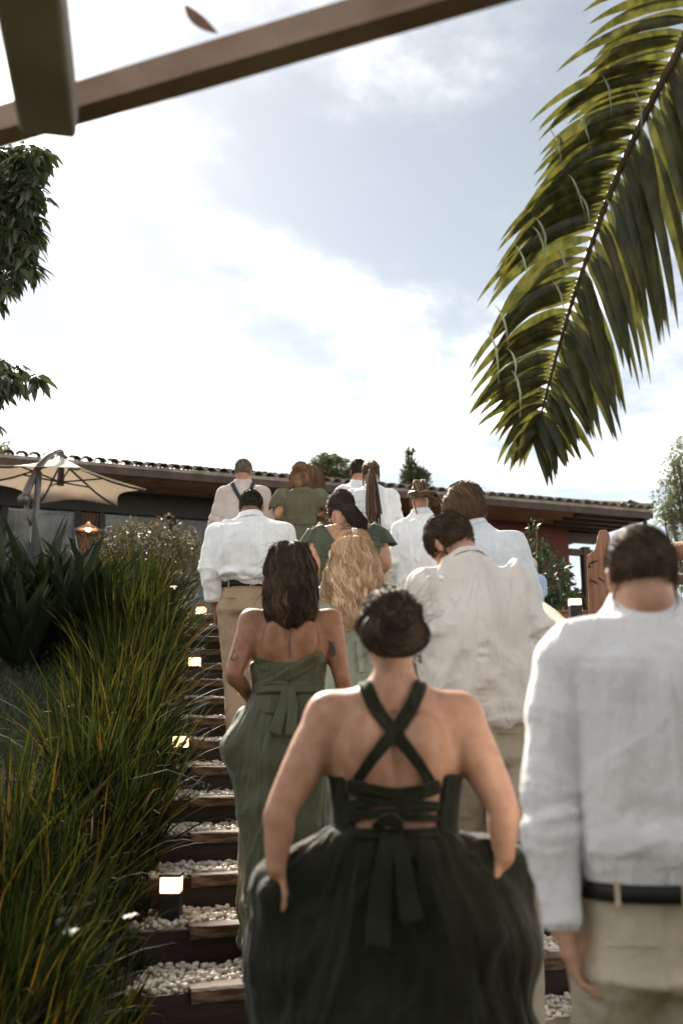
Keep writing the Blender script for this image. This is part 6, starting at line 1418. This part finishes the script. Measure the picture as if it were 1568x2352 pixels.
for k in range(22):
    a = rd.uniform(-1.6, 1.6); p = f.g(.082*math.sin(a), -.03-.03*rd.random(), .03+.09*math.cos(a)); q = f.P(852+rd.uniform(-2, 2), 1078, -.16); L_.append([p, (p+q)/2+f.hv((0, -.03, .01)), q])
for k in range(46):
    w0 = rd.uniform(-1, 1); dd = rd.uniform(-.05, .01); ln = rd.uniform(1175, 1212); L_.append([f.P(852+w0*3, 1078, -.16), f.P(854+w0*10, 1105, -.19+dd), f.P(856+w0*15, 1145, -.20+dd), f.P(859+w0*16+rd.uniform(-3, 3), ln, -.21+dd)])
for x0 in (834, 870): L_.append([f.P(x0, 1088, -.02), f.P(x0, 1105, -.02), f.P(x0+1, 1122, -.03)])
f.dreads('h_dread', L_, .0085)

# P2: woman with bun, olive chiffon dress
f = Fig('woman with a high coiled bun and an olive chiffon flutter sleeve dress, top centre', 8.6, 102)
f.head(690, 1109, 38, yaw=0, pitch=6, dy=.02, nbase=(690, 1130, .0), neck_r=.050)
f.torso([(690, 1148, 46, .09, 0), (690, 1170, 40, .105, 0), (689, 1195, 34, .095, 0), (689, 1225, 44, .12, 0), (688, 1260, 52, .14, 0)], k=.035)
f.arms(((650, 1146, 0), (638, 1182, -.03), (664, 1205, .12), (672, 1212, .17)), ((732, 1146, 0), (756, 1168, .08), (742, 1182, .30), (735, 1184, .36)), rad=(.048, .036, .032, .023), trap=.046)
f.legs(dx=.09); f.finish('sk_light')
f.shirt('tulle', rows=[(690, 1140, 50, .10, 0), (690, 1165, 43, .115, 0), (689, 1190, 36, .105, 0), (689, 1205, 37, .108, 0)], srad=(.062, .055, .05, .05), sleeves=(0, 0), amp=.8, vert=1.3, bunch=.2, trap=.05) if False else None
B = SD(); rows = [(690, 1134, 44, .085, 0), (690, 1150, 47, .105, 0), (690, 1172, 42, .115, 0), (689, 1195, 37, .107, 0), (689, 1210, 38, .11, 0)]; C_ = [f.P(r_[0], r_[1], r_[4]) for r_ in rows]; B.rings(C_, [(f.m(r_[2]), r_[3]) for r_ in rows], f.lat, .03, .4); B.rc(f.nb-UP*.03, C_[0], .07, .09, .04); B.build(.0085).cut(f.P(690, 1121, 0), (0, 0, 1)); sdobj('bodice', B, 'tulle', f.t, lambda V: drape(V, 3, UP, 1.2, 16, .006)+drape(V, 4, UP, 16, 2, .004)*np.exp(-((V[:, 2]-f.P(690, 1196, 0)[2])/.035)**2), 2)
for cx, sx in ((650, -1), (732, 1)):
    n_ = 44; V = []; c = f.P(cx, 1133, 0)
    for a_ in range(9):
        for j in range(n_):
            an = 2*math.pi*j/n_; q = a_/8; rr = .052+.040*math.sin(q*math.pi*.62)+.006*math.sin(an*11)*q; V.append(c+np.array([rr*math.cos(an)+sx*q*.035, rr*math.sin(an)*.9, .035-q*.17+.012*math.sin(an*5+cx)*q]))
    o = obj('flutter_sleeve', mesh('flutter', V, [(i*n_+j, i*n_+(j+1) % n_, (i+1)*n_+(j+1) % n_, (i+1)*n_+j) for i in range(8) for j in range(n_)]), MT['tulle'], f.t)
f.skirt('tulle', [(689, 1203, 36, .105, 0), (688, 1230, 46, .13, 0), (688, 1270, 56, .16, 0), (686, 1360, 72, .20, 0), (684, 1480, 80, .24, 0)], amp=.014, fq=20)
f.ribbon('sash', 'tulle', [(655, 1196, -.1), (690, 1197, -.2), (723, 1196, -.1)], .075, thick=.004, stickto=B, off=.006, amp=.010)
def vol2(S, s):
    g, hs = s.g, s.hs; R = s.H.T; S.el(g(0, -.012, .036), np.array([.086, .104, .096])*hs, R, .03); S.el(g(0, -.045, -.03), np.array([.070, .05, .05])*hs, R, .03); S.el(s.P(690, 1078, -.05), np.array([.054, .054, .034]), None, .004); S.el(s.P(691, 1071, -.05), np.array([.036, .036, .026]), None, .004)
f.longhair('h_bunbrown', vol2, n=4500, Ln=.16, seg=8, wd=.0036, wave=.001, flow=lambda p, t: np.where((p[:, 2] > f.P(690, 1086, 0)[2])[:, None], np.cross(p-f.P(690, 1074, -.03), UP)*3+(f.P(690, 1074, -.03)-p)*.2, f.P(690, 1078, -.05)-p), spread=.08, disp=.003)

# P3: woman behind
f = Fig('woman with loose brown hair almost hidden behind the woman with the bun', 9.1, 103)
f.head(716, 1100, 38, yaw=20, pitch=6, nbase=(720, 1136, .0), neck_r=.050)
f.torso([(724, 1150, 40, .09, 0), (724, 1180, 36, .105, 0), (724, 1205, 32, .095, 0), (724, 1240, 44, .13, 0)], k=.035)
f.arms(((690, 1150, 0), (684, 1190, 0), (700, 1215, .12)), ((758, 1150, 0), (766, 1190, 0), (760, 1222, .08)), rad=(.046, .036, .032, .023), trap=.046); f.legs(dx=.09); f.finish('sk_light')
B = SD(); B.rings(f.C[:3], [(a+.012, b+.012) for a, b in f.Wd[:3]], f.lat, .03, .4).build(.01).cut(f.P(724, 1142, 0), UP); sdobj('bodice', B, 'tulle', f.t)
f.skirt('tulle', [(724, 1200, 34, .105, 0), (724, 1240, 48, .14, 0), (724, 1300, 60, .17, 0), (724, 1460, 78, .22, 0)], amp=.012)
def vol3(S, s):
    S.el(s.g(0, -.012, .036), np.array([.088, .106, .098])*s.hs, s.H.T, .03); S.rings([s.P(718, 1096, .0), s.P(722, 1115, -.02), s.P(724, 1135, -.03)], [(.085, .09), (.088, .08), (.075, .05)], rgt, .03, .5)
f.longhair('h_brown', vol3, n=2500, Ln=.22, seg=9, wd=.004, wave=.005, flow=lambda p, t: -UP[None]*1.0+np.stack([(p[:, 0]-f.hc[0])*2, p[:, 0]*0, p[:, 0]*0], 1), spread=.1, disp=.005)

# P1: man with suspenders
f = Fig('grey haired man in pale pink shirt and charcoal suspenders, topmost at the left', 8.9, 101)
f.head(560, 1084, 38, yaw=14, pitch=2, nbase=(558, 1118, .0), neck_r=.060)
f.torso([(558, 1142, 48, .12, 0), (558, 1170, 46, .135, 0), (557, 1205, 44, .13, 0), (556, 1240, 44, .125, 0), (556, 1268, 46, .13, 0)], body=.8)
f.arms(((516, 1136, 0), (500, 1190, -.02), (490, 1225, .12), (486, 1238, .17), {'thumb': (.4, .8, 0)}), ((602, 1136, 0), (612, 1190, 0), (610, 1230, .1), (608, 1245, .15), {'thumb': (-.4, .8, 0), 'side': -1}), rad=(.055, .045, .04, .03), trap=.062)
f.legs(dx=.1)
f.shirt('pinkish', rows=[(558, 1135, 50, .13, 0), (558, 1168, 50, .15, -.01), (557, 1205, 50, .15, 0), (556, 1245, 46, .14, 0)], srad=(.078, .070, .062, .055), sleeves=(1, 1), amp=1.1, trap=.07)
f.collar('pinkish', .040, .010); f.pants('khaki', belt=None, lrad=(.1, .08, .066)); f.finish('sk_light'); SS = f.shirt_S
f.ribbon('suspender', 'suspender', [(532, 1108, -.1), (540, 1125, -.2), (553, 1148, -.2), (556, 1160, -.2)], .036, stickto=SS, off=.012, thick=.003)
f.ribbon('suspender', 'suspender', [(583, 1108, -.1), (575, 1125, -.2), (560, 1148, -.2), (556, 1160, -.2)], .036, stickto=SS, off=.014, thick=.003)
f.ribbon('suspender', 'suspender', [(556, 1152, -.2), (556, 1190, -.2), (556, 1235, -.2)], .036, stickto=SS, off=.015, thick=.003)
f.cropped('h_grey', th=.010, n=3500, ln=.008, low=-.05, wd=.003)

# P4: man behind the ponytail
f = Fig('dark haired man in pale blue shirt half hidden by the man with the dreadlock ponytail', 9.3, 104)
f.head(823, 1084, 36, yaw=-8, pitch=2, nbase=(822, 1120, .0), neck_r=.058)
f.torso([(822, 1140, 46, .12, 0), (822, 1170, 44, .135, 0), (822, 1205, 42, .13, 0), (822, 1245, 42, .125, 0)], body=.8)
f.arms(((786, 1134, 0), (780, 1185, 0), (790, 1220, .15)), ((858, 1134, 0), (866, 1185, 0), (860, 1220, .15)), rad=(.055, .045, .04, .03), trap=.06); f.legs(dx=.1)
f.shirt('bluish', rows=[(822, 1133, 48, .13, 0), (822, 1166, 48, .15, -.01), (822, 1205, 47, .15, 0), (822, 1235, 44, .14, 0)], srad=(.076, .068, .06, .055), sleeves=(1, 1), amp=1.0, trap=.07)
f.collar('bluish', .040, .010); f.pants('beige', lrad=(.1, .08, .066)); f.finish('sk_light'); f.cropped('h_dkbrown', th=.014, n=2500, ln=.014, low=-.05, wd=.003)

# P15: distant guest in light blue
f = Fig('distant white haired person in a light blue shirt standing on the terrace by the shrub', 12.0, 115, group='people already on the terrace')
f.head(1217, 1302, 28, yaw=60, pitch=2, nbase=(1220, 1324, .0), neck_r=.052)
f.torso([(1222, 1336, 28, .10, 0), (1222, 1362, 27, .12, 0), (1222, 1392, 27, .12, 0), (1222, 1420, 28, .12, 0)], body=.8, yaw=50)
f.arms(((1204, 1334, -.1), (1208, 1366, -.14), (1205, 1390, -.02)), ((1238, 1334, .1), (1243, 1362, .06), (1238, 1384, .0), (1234, 1392, 0)), rad=(.05, .042, .038, .028), trap=.055); f.legs(dx=.08, feet=(np.array([f.C[-1][0]-.08, 12.0, TOP]), np.array([f.C[-1][0]+.08, 12.05, TOP])))
f.shirt('blueshirt', srad=(.068, .06, .055, .05), sleeves=(.0, .0), amp=.8); f.pants('beige2', lrad=(.09, .07, .06)); f.finish('sk_light', False); f.cropped('h_white', th=.012, n=700, ln=.01, wd=.004, low=-.04)

# ---------------------------------------------------------------- give every root its own base point
bpy.context.view_layer.update()
for o in list(COL.objects):
    if o.type == 'EMPTY' and o.parent is None and o.location.length < 1e-6 and o.children:
        pts = [c.matrix_world @ Vector(v) for c in o.children if c.data and len(c.bound_box) for v in (c.bound_box[0], c.bound_box[6])]
        lo_ = Vector([min(p[j] for p in pts) for j in range(3)]); hi_ = Vector([max(p[j] for p in pts) for j in range(3)])
        base = Vector(((lo_[0]+hi_[0])/2, (lo_[1]+hi_[1])/2, lo_[2])); o.location = base
        for c in o.children: c.matrix_parent_inverse = Matrix.Translation(-base)
